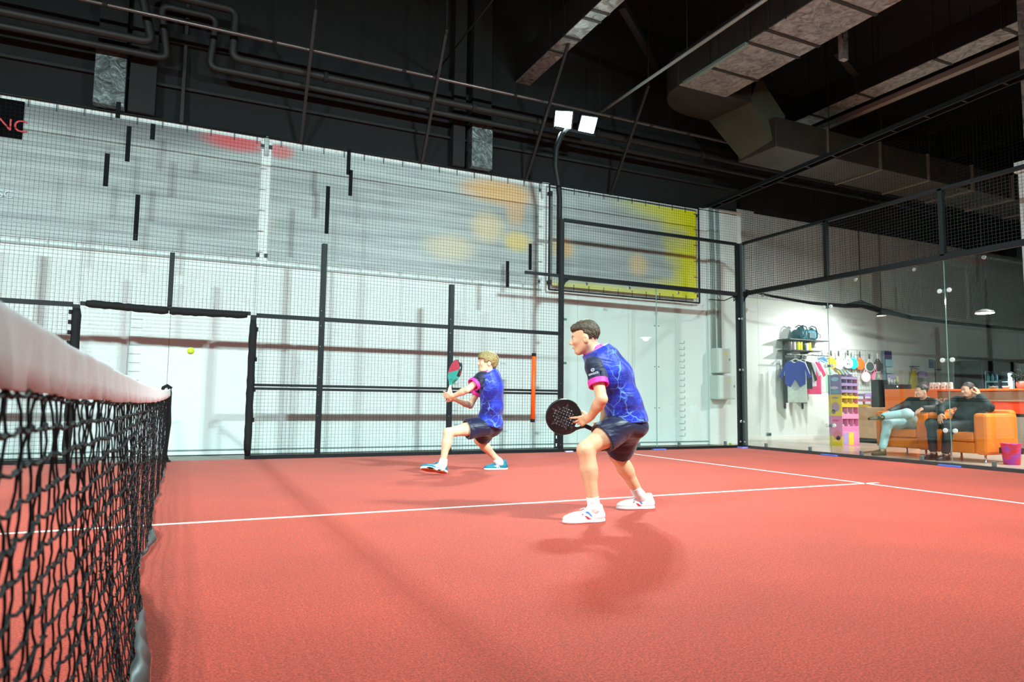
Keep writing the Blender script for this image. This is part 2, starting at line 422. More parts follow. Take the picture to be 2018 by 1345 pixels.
# corner post (two joined uprights with bolts)
cp = thing('corner_post', 'black double steel corner post between the glass walls', 'post', (10, 5, 0))
MB().bb(9.94, 10.03, 5.0, 5.075, 0.05, 4.0).obj('upright', M_steel, cp, bevel=0.005)
MB().bb(10.0, 10.075, 4.93, 5.0, 0.05, 4.0).obj('upright', mat('grey_coated_steel', (70, 84, 84), 0.45), cp, bevel=0.005)
MB().bb(9.9, 10.1, 4.9, 5.1, 0.0, 0.05).obj('base_plate', M_steel, cp)
MB().bb(9.86, 10.06, 4.86, 5.02, 0.0, 0.025).obj('pad', mat('violet_pad', (150, 150, 245), 0.5), cp)
for z in (0.5, 1.5, 2.5):
    MB().lathe((9.96, 4.995, z), [(0.026, 0), (0.026, -0.01), (0.018, -0.014)], 14, (0, 1, 0)).obj('bolt', M_chrome, cp)
    MB().lathe((9.995, 4.945, z), [(0.026, 0), (0.026, -0.01), (0.018, -0.014)], 14, (1, 0, 0)).obj('bolt', M_chrome, cp)
for px, py in ((9.93, 4.98), (9.98, 4.92)): MB().lathe((px, py, 0.12), [(0.016, 0), (0.016, -0.01)], 10, (0.7, 0.7, 0)).obj('bolt', M_chrome, cp)
MB().prism([(0, 0), (-0.14, 0), (-0.05, -0.06), (0, -0.15)], (9.95, 5.02, 2.95), (1, 0, 0), (0, 0, 1), (0, 1, 0), 0.01).obj('gusset', M_steel, cp)
MB().prism([(0, 0), (-0.14, 0), (-0.05, -0.06), (0, -0.15)], (10.02, 4.94, 2.95), (0, 1, 0), (0, 0, 1), (1, 0, 0), 0.01).obj('gusset', M_steel, cp)

# netting and ladder cable tray above the end wall
en = thing('end_stop_net', 'fine black netting above the end glass wall under a cable tray', 'netting', (10.1, 0, 4))
for y0, y1 in ((-3, -1), (-1, 1), (1, 3), (3, 4.95)):
    mesh_y(y0, y1, 4.02, 5.0, GX+0.1, 0.0009).obj('net_mesh', M_thin, en, kind='stuff')
ct = thing('cable_tray', 'black ladder cable tray running over the end wall', 'cable tray', (10.1, 0, 5.1))
def tz(y): return 4.99 + (5.95 - y) * 0.043
for dx in (0, 0.16): MB().bar((10.02+dx, 5.95, tz(5.95)), (10.02+dx, -6, tz(-6)), 0.025, 0.07).obj('side_rail', M_steel, ct)
y = 5.6
while y > -5.8:
    MB().bar((10.02, y, tz(y)-0.02), (10.18, y, tz(y)-0.02), 0.03, 0.015).obj('rung', M_steel, ct); y -= 0.55
MB().tube([(10.08, 5.95, tz(5.95)+0.02), (10.09, 0, tz(0)+0.03), (10.08, -6, tz(-6)+0.02)], 0.022, 6).obj('cable', M_steel, ct)
MB().tube([(10.13, 5.95, tz(5.95)+0.02), (10.12, 1, tz(1)+0.03), (10.13, -6, tz(-6)+0.02)], 0.018, 6).obj('cable', M_steel, ct)

# gate pads
gp = thing('gate_padding', 'black foam pads lining the open gateway at the net end', 'gate padding', (0, FY, 0))
def pad(p, q, r):
    p, q = Vector(p), Vector(q); n = 22; pts = []; rr = []
    for i in range(n+1):
        t = i/n; pts.append(p.lerp(q, t) + Vector((random.uniform(-1, 1)*0.004, random.uniform(-1, 1)*0.004, random.uniform(-1, 1)*0.004)))
        rr.append(r*(0.7 if i in (0, n) else 1) * random.uniform(0.93, 1.07))
    MB().tube(pts, rr, 10).obj('foam_pad', M_foam, gp, smooth=True)
pad((-1.06, FY+0.01, 0.1), (-1.045, FY+0.01, 1.95), 0.052)
pad((1.055, FY+0.01, 0.06), (1.06, FY+0.01, 1.93), 0.052)
pad((-0.96, FY+0.01, 2.02), (-0.01, FY+0.01, 1.985), 0.05)
pad((0.0, FY+0.01, 1.985), (0.98, FY+0.01, 1.995), 0.05)
for i in range(4):
    MB().box((-1.115, FY+0.0, 1.9 - i*0.13), (0.035, 0.05, 0.05)).obj('strap', M_foam, gp)
    MB().box((1.115, FY+0.0, 1.8 - i*0.42), (0.02, 0.05, 0.06)).obj('strap', M_foam, gp)

# orange pole strapped to the fence
ob = thing('padded_bar', 'orange upright bar with black end caps fixed on the side fence', 'bar', (5.43, 4.95, 0.5))
MB().tube([(5.432, 4.96, 0.55), (5.445, 4.96, 1.59)], 0.035, 14).obj('tube', mat('orange_plastic', (255, 92, 8), 0.5), ob, smooth=True)
MB().tube([(5.431, 4.96, 0.5), (5.432, 4.96, 0.552)], 0.038, 14).obj('cap', M_foam, ob, smooth=True)
MB().tube([(5.445, 4.96, 1.588), (5.446, 4.96, 1.64)], 0.038, 14).obj('cap', M_foam, ob, smooth=True)
# ---------------------------------------------------------------- banners on the wall
def banner_mat(name, build):
    m, nt, b = nodes_of(name)
    tc = N(nt, 'TexCoord'); sp = N(nt, 'SeparateXYZ'); nt.links.new(tc.outputs['Object'], sp.inputs[0])
    mpv = N(nt, 'Mapping'); mpv.inputs['Scale'].default_value = (0.45, 1, 9.0); nt.links.new(tc.outputs['Object'], mpv.inputs[0])
    st = N(nt, 'TexNoise', i_Scale=1.4, i_Detail=5.0); nt.links.new(mpv.outputs[0], st.inputs['Vector'])
    rs = ramp(nt, [(0.30, lin((132, 142, 141))), (0.58, lin((168, 179, 177)))]); nt.links.new(st.outputs['Fac'], rs.inputs[0])
    col = build(nt, tc, sp, rs.outputs[0])
    nt.links.new(col, b.inputs['Base Color']); b.inputs['Roughness'].default_value = 0.45
    return m
def blob(nt, sp, cx, cz, rx, rz, soft=1.0):
    """soft elliptical printed patch: 1 at (cx, cz), 0 outside"""
    def ax(sock, c, r):
        a = N(nt, 'Math', operation='SUBTRACT', i_1=c); nt.links.new(sock, a.inputs[0])
        d = N(nt, 'Math', operation='DIVIDE', i_1=r*1.35); nt.links.new(a.outputs[0], d.inputs[0])
        q = N(nt, 'Math', operation='MULTIPLY'); nt.links.new(d.outputs[0], q.inputs[0]); nt.links.new(d.outputs[0], q.inputs[1]); return q
    a, c = ax(sp.outputs['X'], cx, rx), ax(sp.outputs['Z'], cz, rz)
    s_ = N(nt, 'Math', operation='ADD'); nt.links.new(a.outputs[0], s_.inputs[0]); nt.links.new(c.outputs[0], s_.inputs[1])
    mr = N(nt, 'MapRange', i_1=1.0, i_2=1.0-soft, i_3=0.0, i_4=1.0); mr.interpolation_type = 'SMOOTHSTEP'; nt.links.new(s_.outputs[0], mr.inputs[0])
    sq = N(nt, 'Math', operation='POWER', i_1=1.6); nt.links.new(mr.outputs[0], sq.inputs[0])
    return sq.outputs[0]
def over(nt, base, fac, rgb, k=1.0):
    mx = N(nt, 'Mix', data_type='RGBA'); mx.inputs[7].default_value = lin(rgb)
    f = N(nt, 'Math', operation='MULTIPLY', i_1=k); nt.links.new(fac, f.inputs[0]); nt.links.new(f.outputs[0], mx.inputs[0])
    nt.links.new(base, mx.inputs[6]); return mx.outputs[2]
def b_left(nt, tc, sp, c):
    c = over(nt, c, blob(nt, sp, -0.9, 4.86, 2.2, 0.34), (78, 74, 78), 0.8)
    c = over(nt, c, blob(nt, sp, 0.78, 4.78, 0.5, 0.16), (205, 62, 70), 0.8)
    return c
def b_mid(nt, tc, sp, c):
    c = over(nt, c, blob(nt, sp, 1.42, 4.74, 0.22, 0.13), (205, 70, 72), 0.7)
    c = over(nt, c, blob(nt, sp, 5.2, 4.62, 0.75, 0.25), (222, 168, 84), 0.75)
    c = over(nt, c, blob(nt, sp, 5.55, 4.4, 0.22, 0.42), (214, 172, 120), 0.7)
    c = over(nt, c, blob(nt, sp, 5.0, 3.95, 0.35, 0.3), (226, 202, 150), 0.6)
    c = over(nt, c, blob(nt, sp, 5.6, 3.75, 0.3, 0.2), (226, 200, 96), 0.7)
    c = over(nt, c, blob(nt, sp, 4.3, 3.5, 0.5, 0.25), (224, 206, 160), 0.5)
    c = over(nt, c, blob(nt, sp, 1.0, 3.6, 0.4, 0.3), (214, 200, 186), 0.5)
    return c
def b_right(nt, tc, sp, c):
    mr = N(nt, 'MapRange', i_1=8.75, i_2=9.62, i_3=0.0, i_4=1.0); mr.interpolation_type = 'SMOOTHSTEP'
    ns = N(nt, 'TexNoise', i_Scale=1.2); nt.links.new(tc.outputs['Object'], ns.inputs['Vector'])
    ad = N(nt, 'MapRange', i_1=0.3, i_2=0.7, i_3=-0.35, i_4=0.35); nt.links.new(ns.outputs['Fac'], ad.inputs[0])
    sm = N(nt, 'Math', operation='ADD'); nt.links.new(sp.outputs['X'], sm.inputs[0]); nt.links.new(ad.outputs[0], sm.inputs[1])
    nt.links.new(sm.outputs[0], mr.inputs[0])
    c = over(nt, c, blob(nt, sp, 9.5, 4.85, 1.7, 0.45), (214, 214, 60), 0.9)
    c = over(nt, c, mr.outputs[0], (216, 216, 12), 0.96)
    c = over(nt, c, blob(nt, sp, 9.6, 3.05, 1.2, 0.35), (216, 216, 20), 0.95)
    c = over(nt, c, blob(nt, sp, 7.6, 2.96, 2.2, 0.14), (216, 214, 90), 0.75)
    c = over(nt, c, blob(nt, sp, 6.5, 3.7, 0.25, 0.2), (224, 178, 96), 0.7)
    c = over(nt, c, blob(nt, sp, 8.2, 3.55, 0.25, 0.25), (226, 196, 130), 0.6)
    return c
M_bframe = mat('banner_frame', (22, 26, 28), 0.5)
def banner(label, x0, x1, z0, z1, m, low=None, yb=5.86):
    low = low or M_bframe
    t = thing('wall_banner', label, 'banner', ((x0+x1)/2, yb-0.01, z0), 'advertising banners on the far wall')
    MB().bb(x0+0.07, x1-0.07, yb, yb+0.008, z0+0.08, z1-0.08).obj('sheet', m, t)
    MB().tube([(x0, yb, z1), (x1, yb, z1)], 0.018, 8).obj('frame_tube', M_bframe, t, smooth=True)
    MB().tube([(x0, yb, z0), (x1, yb, z0)], 0.018, 8).obj('frame_tube', low, t, smooth=True)
    for x in (x0, x1): MB().tube([(x, yb, z0 if low is M_bframe else z1-0.3), (x, yb, z1)], 0.018, 8).obj('frame_tube', low, t, smooth=True)
    x = x0 + 0.2
    while x < x1:
        MB().bb(x-0.005, x+0.005, yb-0.01, yb-0.002, z1-0.13, z1+0.02).obj('tie', M_bframe, t)
        MB().bb(x-0.005, x+0.005, yb-0.01, yb-0.002, z0-0.02, z0+0.13).obj('tie', low, t); x += 0.33
    z = z0 + 0.2
    while z < z1 - 0.1:
        MB().bb(x1-0.13, x1+0.02, yb-0.01, yb-0.002, z-0.005, z+0.005).obj('tie', low, t); z += 0.33
    for x in (x0+0.05, (x0+x1)/2, x1-0.05):
        for z in (z0+0.15, z1-0.15):
            MB().bb(x-0.03, x+0.03, yb+0.008, 5.99, z-0.03, z+0.03).obj('bracket', M_bframe, t)
    return t
bl = banner('long pale banner with a red patch at its upper right corner', -5.4, 1.2, 2.9, 4.93, banner_mat('banner_print_left', b_left), mat('pale_frame', (190, 202, 200), 0.5), 5.965)
bm = banner('wide pale banner with orange smudges between two other banners', 1.23, 6.1, 2.9, 4.93, banner_mat('banner_print_middle', b_mid), mat('pale_frame', (190, 202, 200), 0.5), 5.965)
br = banner('pale banner with a bright yellow right edge near the pier', 6.2, 9.72, 2.9, 4.885, banner_mat('banner_print_right', b_right))
MB().bb(-3.6, -1.94, 5.955, 5.961, 4.33, 4.86).obj('black_field', mat('banner_black', (5, 5, 6), 0.9, spec=0.1), bl)
text_obj('lettering', 'NC', 0.24, mat('banner_red', (196, 34, 44), 0.5), bl, (-2.06, 5.951, 4.50), (1, 0, 0), (0, 0, 1))
text_obj('lettering', 'SC', 0.15, mat('banner_pale', (205, 220, 222), 0.5), bl, (-2.08, 5.951, 3.54), (1, 0, 0), (0, 0, 1))
# ---------------------------------------------------------------- wall hardware behind the glass
wb = thing('wall_rung_strip', 'faint strip of short wall rungs seen through the corner glass', 'wall strip', (9.3, 5.97, 0.2))
for i in range(16): 
    MB().bb(9.28+0.02*(i % 2), 9.42, 5.972, 5.982, 0.18+i*0.125, 0.19+i*0.125).obj('rung', mat('pale_rung', (176, 196, 192), 0.5), wb)
    MB().bb(9.41, 9.425, 5.972, 5.982, 0.19+i*0.125, 0.24+i*0.125).obj('rung', mat('pale_rung', (176, 196, 192), 0.5), wb)
wb2 = thing('wall_rung_strip', 'faint strip of short wall rungs seen through the gateway', 'wall strip', (-0.4, 5.97, 0.2))
MB().bb(-0.52, -0.51, 5.972, 5.984, 0.2, 2.1).obj('upright', mat('pale_rung', (176, 196, 192)), wb2)
for i in range(13): MB().bb(-0.5, -0.36, 5.972, 5.984, 0.45+i*0.125, 0.456+i*0.125).obj('rung', mat('pale_rung', (176, 196, 192)), wb2)
for (x, z, wd) in ((4.4, 1.6, .1), (4.4, 1.36, .08), (4.42, 1.12, .1), (4.4, .9, .08), (4.4, .66, .1), (4.45, .42, .09), (5.3, 1.95, .1), (5.3, 1.5, .1), (5.28, 1.2, .1), (5.28, .95, .1), (5.2, .7, .12), (5.25, .3, .2), (5.4, 0.55, .18)):
    MB().bb(x, x+wd, 5.975, 5.985, z, z+0.02).obj('bracket', mat('pale_rung', (176, 196, 192)), wf)
M_box = mat('cabinet_grey', (205, 216, 210), 0.45)
def cabinet(label, x0, x1, z0, z1, d):
    t = thing('electrical_cabinet', label, 'cabinet', ((x0+x1)/2, 5.93-d/2, z0))
    MB().bb(x0, x1, 5.93-d, 5.93, z0, z1).obj('body', M_box, t, bevel=0.008)
    MB().bb(x0+0.02, x1-0.02, 5.93-d-0.012, 5.93-d, z0+0.02, z1-0.02).obj('door', M_box, t, bevel=0.006)
    MB().prism([(-0.03, 0), (0.03, 0), (0, 0.05)], ((x0+x1)/2+0.03, 5.93-d-0.014, z1-0.13), (1, 0, 0), (0, 0, 1), (0, 1, 0), 0.002).obj('warning_sign', mat('sign_yellow', (240, 225, 50), 0.5), t)
    MB().bb(x1-0.06, x1-0.04, 5.93-d-0.018, 5.93-d-0.012, (z0+z1)/2, (z0+z1)/2+0.05).obj('lock', mat('grey_clip', (120, 138, 138)), t)
cabinet('pale electrical cabinet under the conduits on the pier', 10.06, 10.42, 1.47, 1.98, 0.2)
cabinet('lower wider electrical cabinet on the pier by the corner post', 10.03, 10.5, 0.93, 1.42, 0.24)
cd = thing('conduit_bundle', 'pale cable conduits running down the pier to the cabinets', 'conduit', (10.2, 5.9, 2))
for i, x in enumerate((10.08, 10.13, 10.17, 10.27, 10.31)):
    MB().tube([(x, 5.9, 1.98), (x, 5.9, 3.4 + 0.1*i), (x-0.03, 5.9, 4.98)], 0.014 if i < 3 else 0.02, 6).obj('conduit', mat('conduit_grey', (150, 170, 166), 0.5), cd, smooth=True)
lc = MB().tube([(10.0, 5.9, 3.0), (10.15, 5.6, 2.95), (10.3, 5.5, 3.03), (10.12, 5.3, 2.9), (10.05, 5.12, 2.98)], 0.01, 6).obj('loose_cable', M_thin, smooth=True)
tag(lc, 'loose dark cable looping by the corner post top', 'cable')
# ---------------------------------------------------------------- balls
M_ball = mat('ball_felt', (176, 226, 24), 0.85, bump=0.3, bscale=90)
def uv_sphere(c, r, n=20, m=12):
    return MB().lathe(c, [(max(r*math.sin(PI*i/m), 1e-4), -r*math.cos(PI*i/m)) for i in range(m+1)], n, caps=False)
def ball(c, label):
    t = thing('padel_ball', label, 'ball', c)
    uv_sphere(c, 0.0325).obj('felt', M_ball, t, smooth=True)
    pts = []
    for i in range(41):
        a = 2*PI*i/40; x_, y_, z_ = math.cos(a)*0.8+0.2*math.cos(3*a), math.sin(a)*0.8-0.2*math.sin(3*a), 0.75*math.sin(2*a)
        v = Vector((x_, y_, z_)).normalized()*0.0322; pts.append(Vector(c)+v)
    MB().tube(pts, 0.0012, 5).obj('seam', mat('ball_seam', (235, 245, 210), 0.6), t, smooth=True)
ball((0.27, 1.962, 1.28), 'yellow green ball in flight in front of the gateway')
ball((10.16, 5.5, 0.033), 'yellow green ball lying outside the corner glass')
# ---------------------------------------------------------------- floodlight poles
M_lens = mat('lamp_lens', (255, 255, 255), 0.3, emit=(225, 255, 248), estr=30)
def flood_pole(x, side, label, tgt_pairs, gain=1.0):
    y = 5.12*side
    t = thing('floodlight_pole', label, 'floodlight', (x, y, 0), 'court floodlights')
    pts = [(x, y, 3.0), (x, y, 4.4), (x-0.02, y, 4.6), (x-0.10, y-0.02*side, 4.95), (x-0.10, y-0.05*side, 5.25), (x-0.02, y-0.08*side, 5.5), (x+0.08, y-0.1*side, 5.62)]
    MB().tube(pts, 0.048, 10).obj('pole', M_steel, t, smooth=True)
    if side < 0 or x < 0: MB().bb(x-0.05, x+0.05, y-0.05, y+0.05, 0, 3.1).obj('mast', M_steel, t)
    MB().bar((x-0.16, y-0.1*side, 5.6), (x+0.66, y-0.1*side, 5.6), 0.05, 0.05).obj('crossbar', M_steel, t)
    for dx, tg in zip((0.0, 0.5), tgt_pairs):
        c = Vector((x+dx, y-0.12*side, 5.76)); d = (Vector(tg)-c).normalized()
        q = d.to_track_quat('-Z', 'Y').to_matrix()
        hs = MB().box(c - d*0.05, (0.34, 0.34, 0.08), q).obj('housing', M_steel, t, bevel=0.01)
        MB().box(c - d*0.004, (0.29, 0.29, 0.01), q).obj('lens', M_lens, hs)
        for k in range(5): MB().box(c - d*0.11 + q @ Vector((0.06*(k-2), 0, 0)), (0.012, 0.28, 0.05), q).obj('cooling_fin', M_steel, hs)
        flood_light(c + d*0.012, tg, FLOOD_W*gain)
flood_pole(6.0, 1, 'curved black floodlight pole with two lit lamp heads above the far fence', ((3.5, -1.5, 0.0), (5.5, -2.0, 0.0)), 0.62)
flood_pole(-6.5, 1, 'floodlight pole at the far fence beyond the left edge', ((-3.5, -1.5, 0), (-5, -1.5, 0)), 0.62)
flood_pole(6.0, -1, 'floodlight pole at the near side right of the camera', ((4, 2.2, 0.2), (6, 2.2, 0.2)), 1.15)
flood_pole(-1.3, -1, 'unseen floodlight pole added for fill at the near side next to the net', ((1.0, 1.8, 0.2), (2.6, 1.8, 0.2)), 0.5)  # extra unseen pole, added as neutral fill for the wall shadows
flood_pole(-6.5, -1, 'floodlight pole at the near side left of the camera', ((-3.0, 2.2, 0.2), (-4.5, 2.2, 0.2)), 1.15)
# ---------------------------------------------------------------- the net
NX = 0.062
nt_ = thing('court_net', 'court net with white tape, black cord mesh and grey hem', 'net', (NX, 0, 0))
def top_z(y): return 0.898 + 0.0021*(y**2) + 0.0016*math.sin(y*7.0) + 0.001*math.sin(y*17+1)
def nx(y, z):
    k = max(0.0, min(1.0, (0.84 - z)/0.84))
    bil = 0.085*math.exp(-((y+2.9)/1.1)**2) + 0.04*math.exp(-((y+0.45)/0.35)**2)
    return NX + bil*k**1.5 + 0.010*math.sin(y*5.1 + z*4)*k + 0.006*math.sin(y*13.0)*k
M_tape = mat('white_net_tape', (250, 250, 252), 0.75, bump=0.25, bscale=25)
# tape: folded strip hanging both sides of the cable
rows = []
ny = 420
prof = [(-0.006, -0.086), (-0.006, -0.05), (-0.006, -0.012), (-0.005, -0.003), (-0.002, 0.0), (0.002, 0.0), (0.005, -0.003), (0.006, -0.012), (0.006, -0.05), (0.006, -0.086)]
for i in range(ny+1):
    y = -5.0 + 9.9*i/ny
    wv = 0.0022*math.sin(y*23) + 0.0015*math.sin(y*61+2) + 0.001*math.sin(y*143)
    tz_ = top_z(y); rows.append([(NX + dx*(1+0.25*math.sin(y*31+dz*40)) + wv*(-dz/0.086)*2.2, y, tz_+dz + (0.001*math.sin(y*9) if dz < -0.08 else 0)) for dx, dz in prof])
MB().grid_surf(rows).obj('tape', M_tape, nt_, smooth=True, solid=0.0015)
MB().tube([(NX, -5+9.9*i/60, top_z(-5+9.9*i/60)-0.006) for i in range(61)], 0.004, 6).obj('cable', M_thin, nt_)
M_cord = mat('black_net_cord', (14, 15, 18), 0.65, noise=0.3, nscale=200, spec=0.25)
def net_mesh():
    bld = MB(); rnd = random.Random(3)
    ncol = 218; nrow = 19
    grid = {}
    for i in range(ncol+1):
        y = -5.0 + 9.9*i/ncol
        ztop = top_z(y) - 0.089
        for j in range(nrow+1):
            t = j/nrow
            z = ztop*(1-t) + 0.015*t
            z += (0.008*math.sin(y*3.1+1) + 0.006*math.sin(y*7.7))*math.sin(PI*t)
            yy = y + rnd.uniform(-1, 1)*0.006 + 0.008*math.sin(z*9+y*6)
            grid[i, j] = Vector((nx(y, z) + rnd.uniform(-1, 1)*0.004, yy, z + rnd.uniform(-1, 1)*0.004))
    for i in range(ncol+1):
        near = i < 70
        n = 6 if near else 4
        for j in range(nrow):
            p, q = grid[i, j], grid[i, j+1]
            if near:
                m_ = p.lerp(q, 0.5) + Vector((rnd.uniform(-1, 1)*0.003, rnd.uniform(-1, 1)*0.004, 0))
                bld.tube([p, m_, q], [0.0021, 0.0018, 0.0021], n, caps=False)
            else: bld.tube([p, q], 0.0017, n, caps=False)
    for j in range(nrow+1):
        for i in range(ncol):
            near = i < 70
            p, q = grid[i, j], grid[i+1, j]
            if near:
                m_ = p.lerp(q, 0.5) + Vector((rnd.uniform(-1, 1)*0.002, 0, -0.004))
                bld.tube([p, m_, q], 0.0027, 6, caps=False)
            else: bld.tube([p, q], 0.0017, 4, caps=False)
    for (i, j), p in grid.items():
        r = 0.0055 if i < 120 else 0.0036
        k = rnd.uniform(0.85, 1.2)
        bld.add([p+Vector((r*k, 0, 0)), p+Vector((-r*k, 0, 0)), p+Vector((0, r*1.5, 0)), p+Vector((0, -r*1.5, 0)), p+Vector((0, 0, r)), p+Vector((0, 0, -r))],
                [(0,2,4),(2,1,4),(1,3,4),(3,0,4),(2,0,5),(1,2,5),(3,1,5),(0,3,5)])
    return bld
net_mesh().obj('cord_mesh', M_cord, nt_, kind='stuff')
# grey hem strip along the foot, crumpled in places
rows = []
for i in range(241):
    y = -5 + 9.9*i/240
    fl = 0.05*math.exp(-((y+2.7)/0.35)**2) + 0.035*math.exp(-((y+0.55)/0.25)**2) + 0.03*math.exp(-((y-3.3)/0.3)**2)
    hgt = 0.022 + 0.07*math.exp(-((y+2.5)/0.6)**2) + 0.03*math.exp(-((y+0.5)/0.3)**2)
    x_ = nx(y, 0.02)
    rows.append([(x_ + fl + 0.006*math.sin(y*19), y, 0.004), (x_ + fl*0.6 + 0.008*math.sin(y*33), y, hgt*0.5), (x_ + 0.004*math.sin(y*40), y, hgt)])
MB().grid_surf(rows).obj('hem', mat('grey_hem_cloth', (74, 80, 82), 0.4, noise=0.2, nscale=40), nt_, smooth=True, solid=0.0012)
np_ = thing('net_post', 'black net post with a hooked wrapped top at the gateway', 'net post', (NX, 4.95, 0))
pts = [(NX-0.01, 4.95, 0.0), (NX-0.018, 4.95, 0.1), (NX-0.005, 4.95, 0.3), (NX+0.008, 4.95, 0.5), (NX, 4.95, 0.7), (NX-0.003, 4.95, 0.9), (NX-0.01, 4.95, 0.965)]
MB().tube(pts, [0.05, 0.026, 0.026, 0.03, 0.026, 0.028, 0.022], 10).obj('upright', M_foam, np_, smooth=True)
MB().tube([(NX+0.02, 4.95, 0.955), (NX-0.04, 4.95, 0.99), (NX-0.08, 4.94, 0.965), (NX-0.095, 4.94, 0.90)], [0.02, 0.026, 0.024, 0.018], 10).obj('hook', M_foam, np_, smooth=True)
MB().bb(NX-0.05, NX+0.05, 4.88, 5.02, 0, 0.02).obj('base_plate', M_steel, np_)
# ------------------------------------------------------------------ overhead services
def foil_mat(name='foil_wrap', lo=(116, 118, 116), hi=(196, 202, 200)):
    m, nt, b = nodes_of(name)
    tc = N(nt, 'TexCoord'); n = N(nt, 'TexNoise', i_Scale=6.0, i_Detail=6.0, i_Distortion=1.5); nt.links.new(tc.outputs['Object'], n.inputs['Vector'])
    r = ramp(nt, [(0.3, lin(lo)), (0.7, lin(hi))]); nt.links.new(n.outputs['Fac'], r.inputs[0])
    nt.links.new(r.outputs[0], b.inputs['Base Color'])
    bp = N(nt, 'Bump', i_Strength=0.9, i_Distance=0.03); nt.links.new(n.outputs['Fac'], bp.inputs['Height']); nt.links.new(bp.outputs[0], b.inputs['Normal'])
    b.inputs['Metallic'].default_value = 0.5; b.inputs['Roughness'].default_value = 0.42
    return m
M_foil = foil_mat(); M_foild = foil_mat('foil_wrap_dull', (50, 54, 54), (110, 118, 117))
M_duct = mat('galvanised_duct', (66, 64, 58), 0.5, 0.45, noise=0.2, nscale=3, bump=0.2, bscale=8)
M_band = mat('duct_band', (40, 40, 38), 0.6)
M_pipe = mat('grey_pipe', (22, 22, 21), 0.6, noise=0.2, nscale=5)
M_blk = mat('dark_steelwork', (10, 10, 10), 0.8, noise=0.2, nscale=4)

def pipe(name, label, pts, r, m, cat='pipe', clips=()):
    t = thing(name, label, cat, pts[0])
    MB().tube(pts, r, 12).obj('tube', m, t, smooth=True)
    for p, d in clips: MB().lathe(p, [(r*1.35, -0.03), (r*1.35, 0.03)], 12, d).obj('clamp', M_blk, t)
    return t
def rounded(pts, rad=0.12, n=4):
    out = [Vector(pts[0])]
    for i in range(1, len(pts)-1):
        a, p, c = Vector(pts[i-1]), Vector(pts[i]), Vector(pts[i+1])
        d1, d2 = (a-p).normalized(), (c-p).normalized()
        for k in range(n+1):
            t = k/n; out.append((p+d1*rad)*(1-t)**2 + p*2*t*(1-t) + (p+d2*rad)*t**2)
    out.append(Vector(pts[-1])); return out
clipA = [((x, 5.3, 6.165), (1, 0, 0)) for x in (-3, -1, 1.2, 3.2, 5.2, 7.2, 8.1, 9)]
pipe('thin_pipe', 'thin bright metal pipe high along the dark wall', [(-14, 5.3, 6.165), (26, 5.3, 6.165)], 0.028, mat('bright_pipe', (110, 104, 102), 0.35, 0.8), clips=clipA)
pipe('thick_pipe', 'thick grey pipe with a square expansion loop above the banners', rounded([(-14, 5.5, 5.86), (-0.42, 5.5, 5.86), (-0.6, 5.5, 6.62), (0.66, 5.5, 6.62), (0.64, 5.5, 5.88), (26, 5.5, 5.88)]), 0.06, M_pipe,
     clips=[((x, 5.5, 5.88), (1, 0, 0)) for x in (2, 4.5, 7, 9.5)])
pipe('thick_pipe', 'lower grey pipe running just below the looped pipe', rounded([(-14, 5.62, 5.72), (-0.22, 5.62, 5.72), (-0.34, 5.62, 6.5), (0.4, 5.62, 6.5), (0.34, 5.62, 5.72), (26, 5.62, 5.72)]), 0.05, M_pipe)
def column(label, x0, x1, foil=True):
    t = thing('wall_column', label, 'column', ((x0+x1)/2, 5.9, 4.95))
    MB().bb(x0, x1, 5.78, 6.06, 4.95, 5.8).obj('wrap', M_foild if foil else M_blk, t, bevel=0.01)
    MB().bb(x0+0.02, x1-0.02, 5.82, 6.06, 5.8, 8.6).obj('shaft', M_dark, t)
column('foil wrapped column top rising behind the left banner', -1.13, -0.74)
column('foil wrapped column top rising above the middle banner', 4.6, 5.0)
t = MB().bb(-0.70, -0.36, 5.86, 6.06, 4.95, 8.6).obj('wall_column', M_blk); tag(t, 'black square column next to the left foil column', 'column')
t = MB().bb(4.28, 4.5, 5.86, 6.06, 4.95, 8.6).obj('wall_column', M_blk); tag(t, 'black square column next to the middle foil column', 'column')
for i, (x, yt, zt, lab) in enumerate(((0.0, 6.05, 7.0, 'steep thin strut above the left banner by the loop'), (1.72, 4.9, 6.6, 'thin strut rising where two banners meet'), (3.74, 4.8, 6.75, 'thin strut rising from the middle banner centre'),
                         (5.74, 4.3, 6.9, 'thin strut passing left of the lit lamps'), (7.6, 4.7, 6.6, 'thin strut rising right of the lit lamps'))):
    o = MB().bar((x, 5.93, 4.92), (x, yt, zt), 0.045, 0.045).obj('roof_strut', M_pipe); tag(o, lab, 'strut', 'struts from banners to the roof')
    MB().bar((x, yt, zt), (x, yt, 8.6), 0.02, 0.02).obj('hanger', M_blk, o)
def rodY(name, label, x, z, y0, y1, r, m):
    t = thing(name, label, 'rod', (x, y0, z)); MB().tube([(x, y0, z), (x, y1, z)], r, 10).obj('tube', m, t, smooth=True)
    for y in np.arange(y1+1, y0, 2.5): MB().tube([(x, float(y), z), (x, float(y), 8.6)], 0.008, 5).obj('hanger', M_blk, t)
rodY('ceiling_rod', 'straight pale rod running over the court beside the lit lamps', 7.08, 6.3, 5.55, -8, 0.028, mat('pale_rod', (150, 160, 156), 0.5))
rodY('ceiling_rod', 'slim dark rod running across the dark roof left of the foil beam', 3.97, 6.6, 6.0, -8, 0.014, M_pipe)
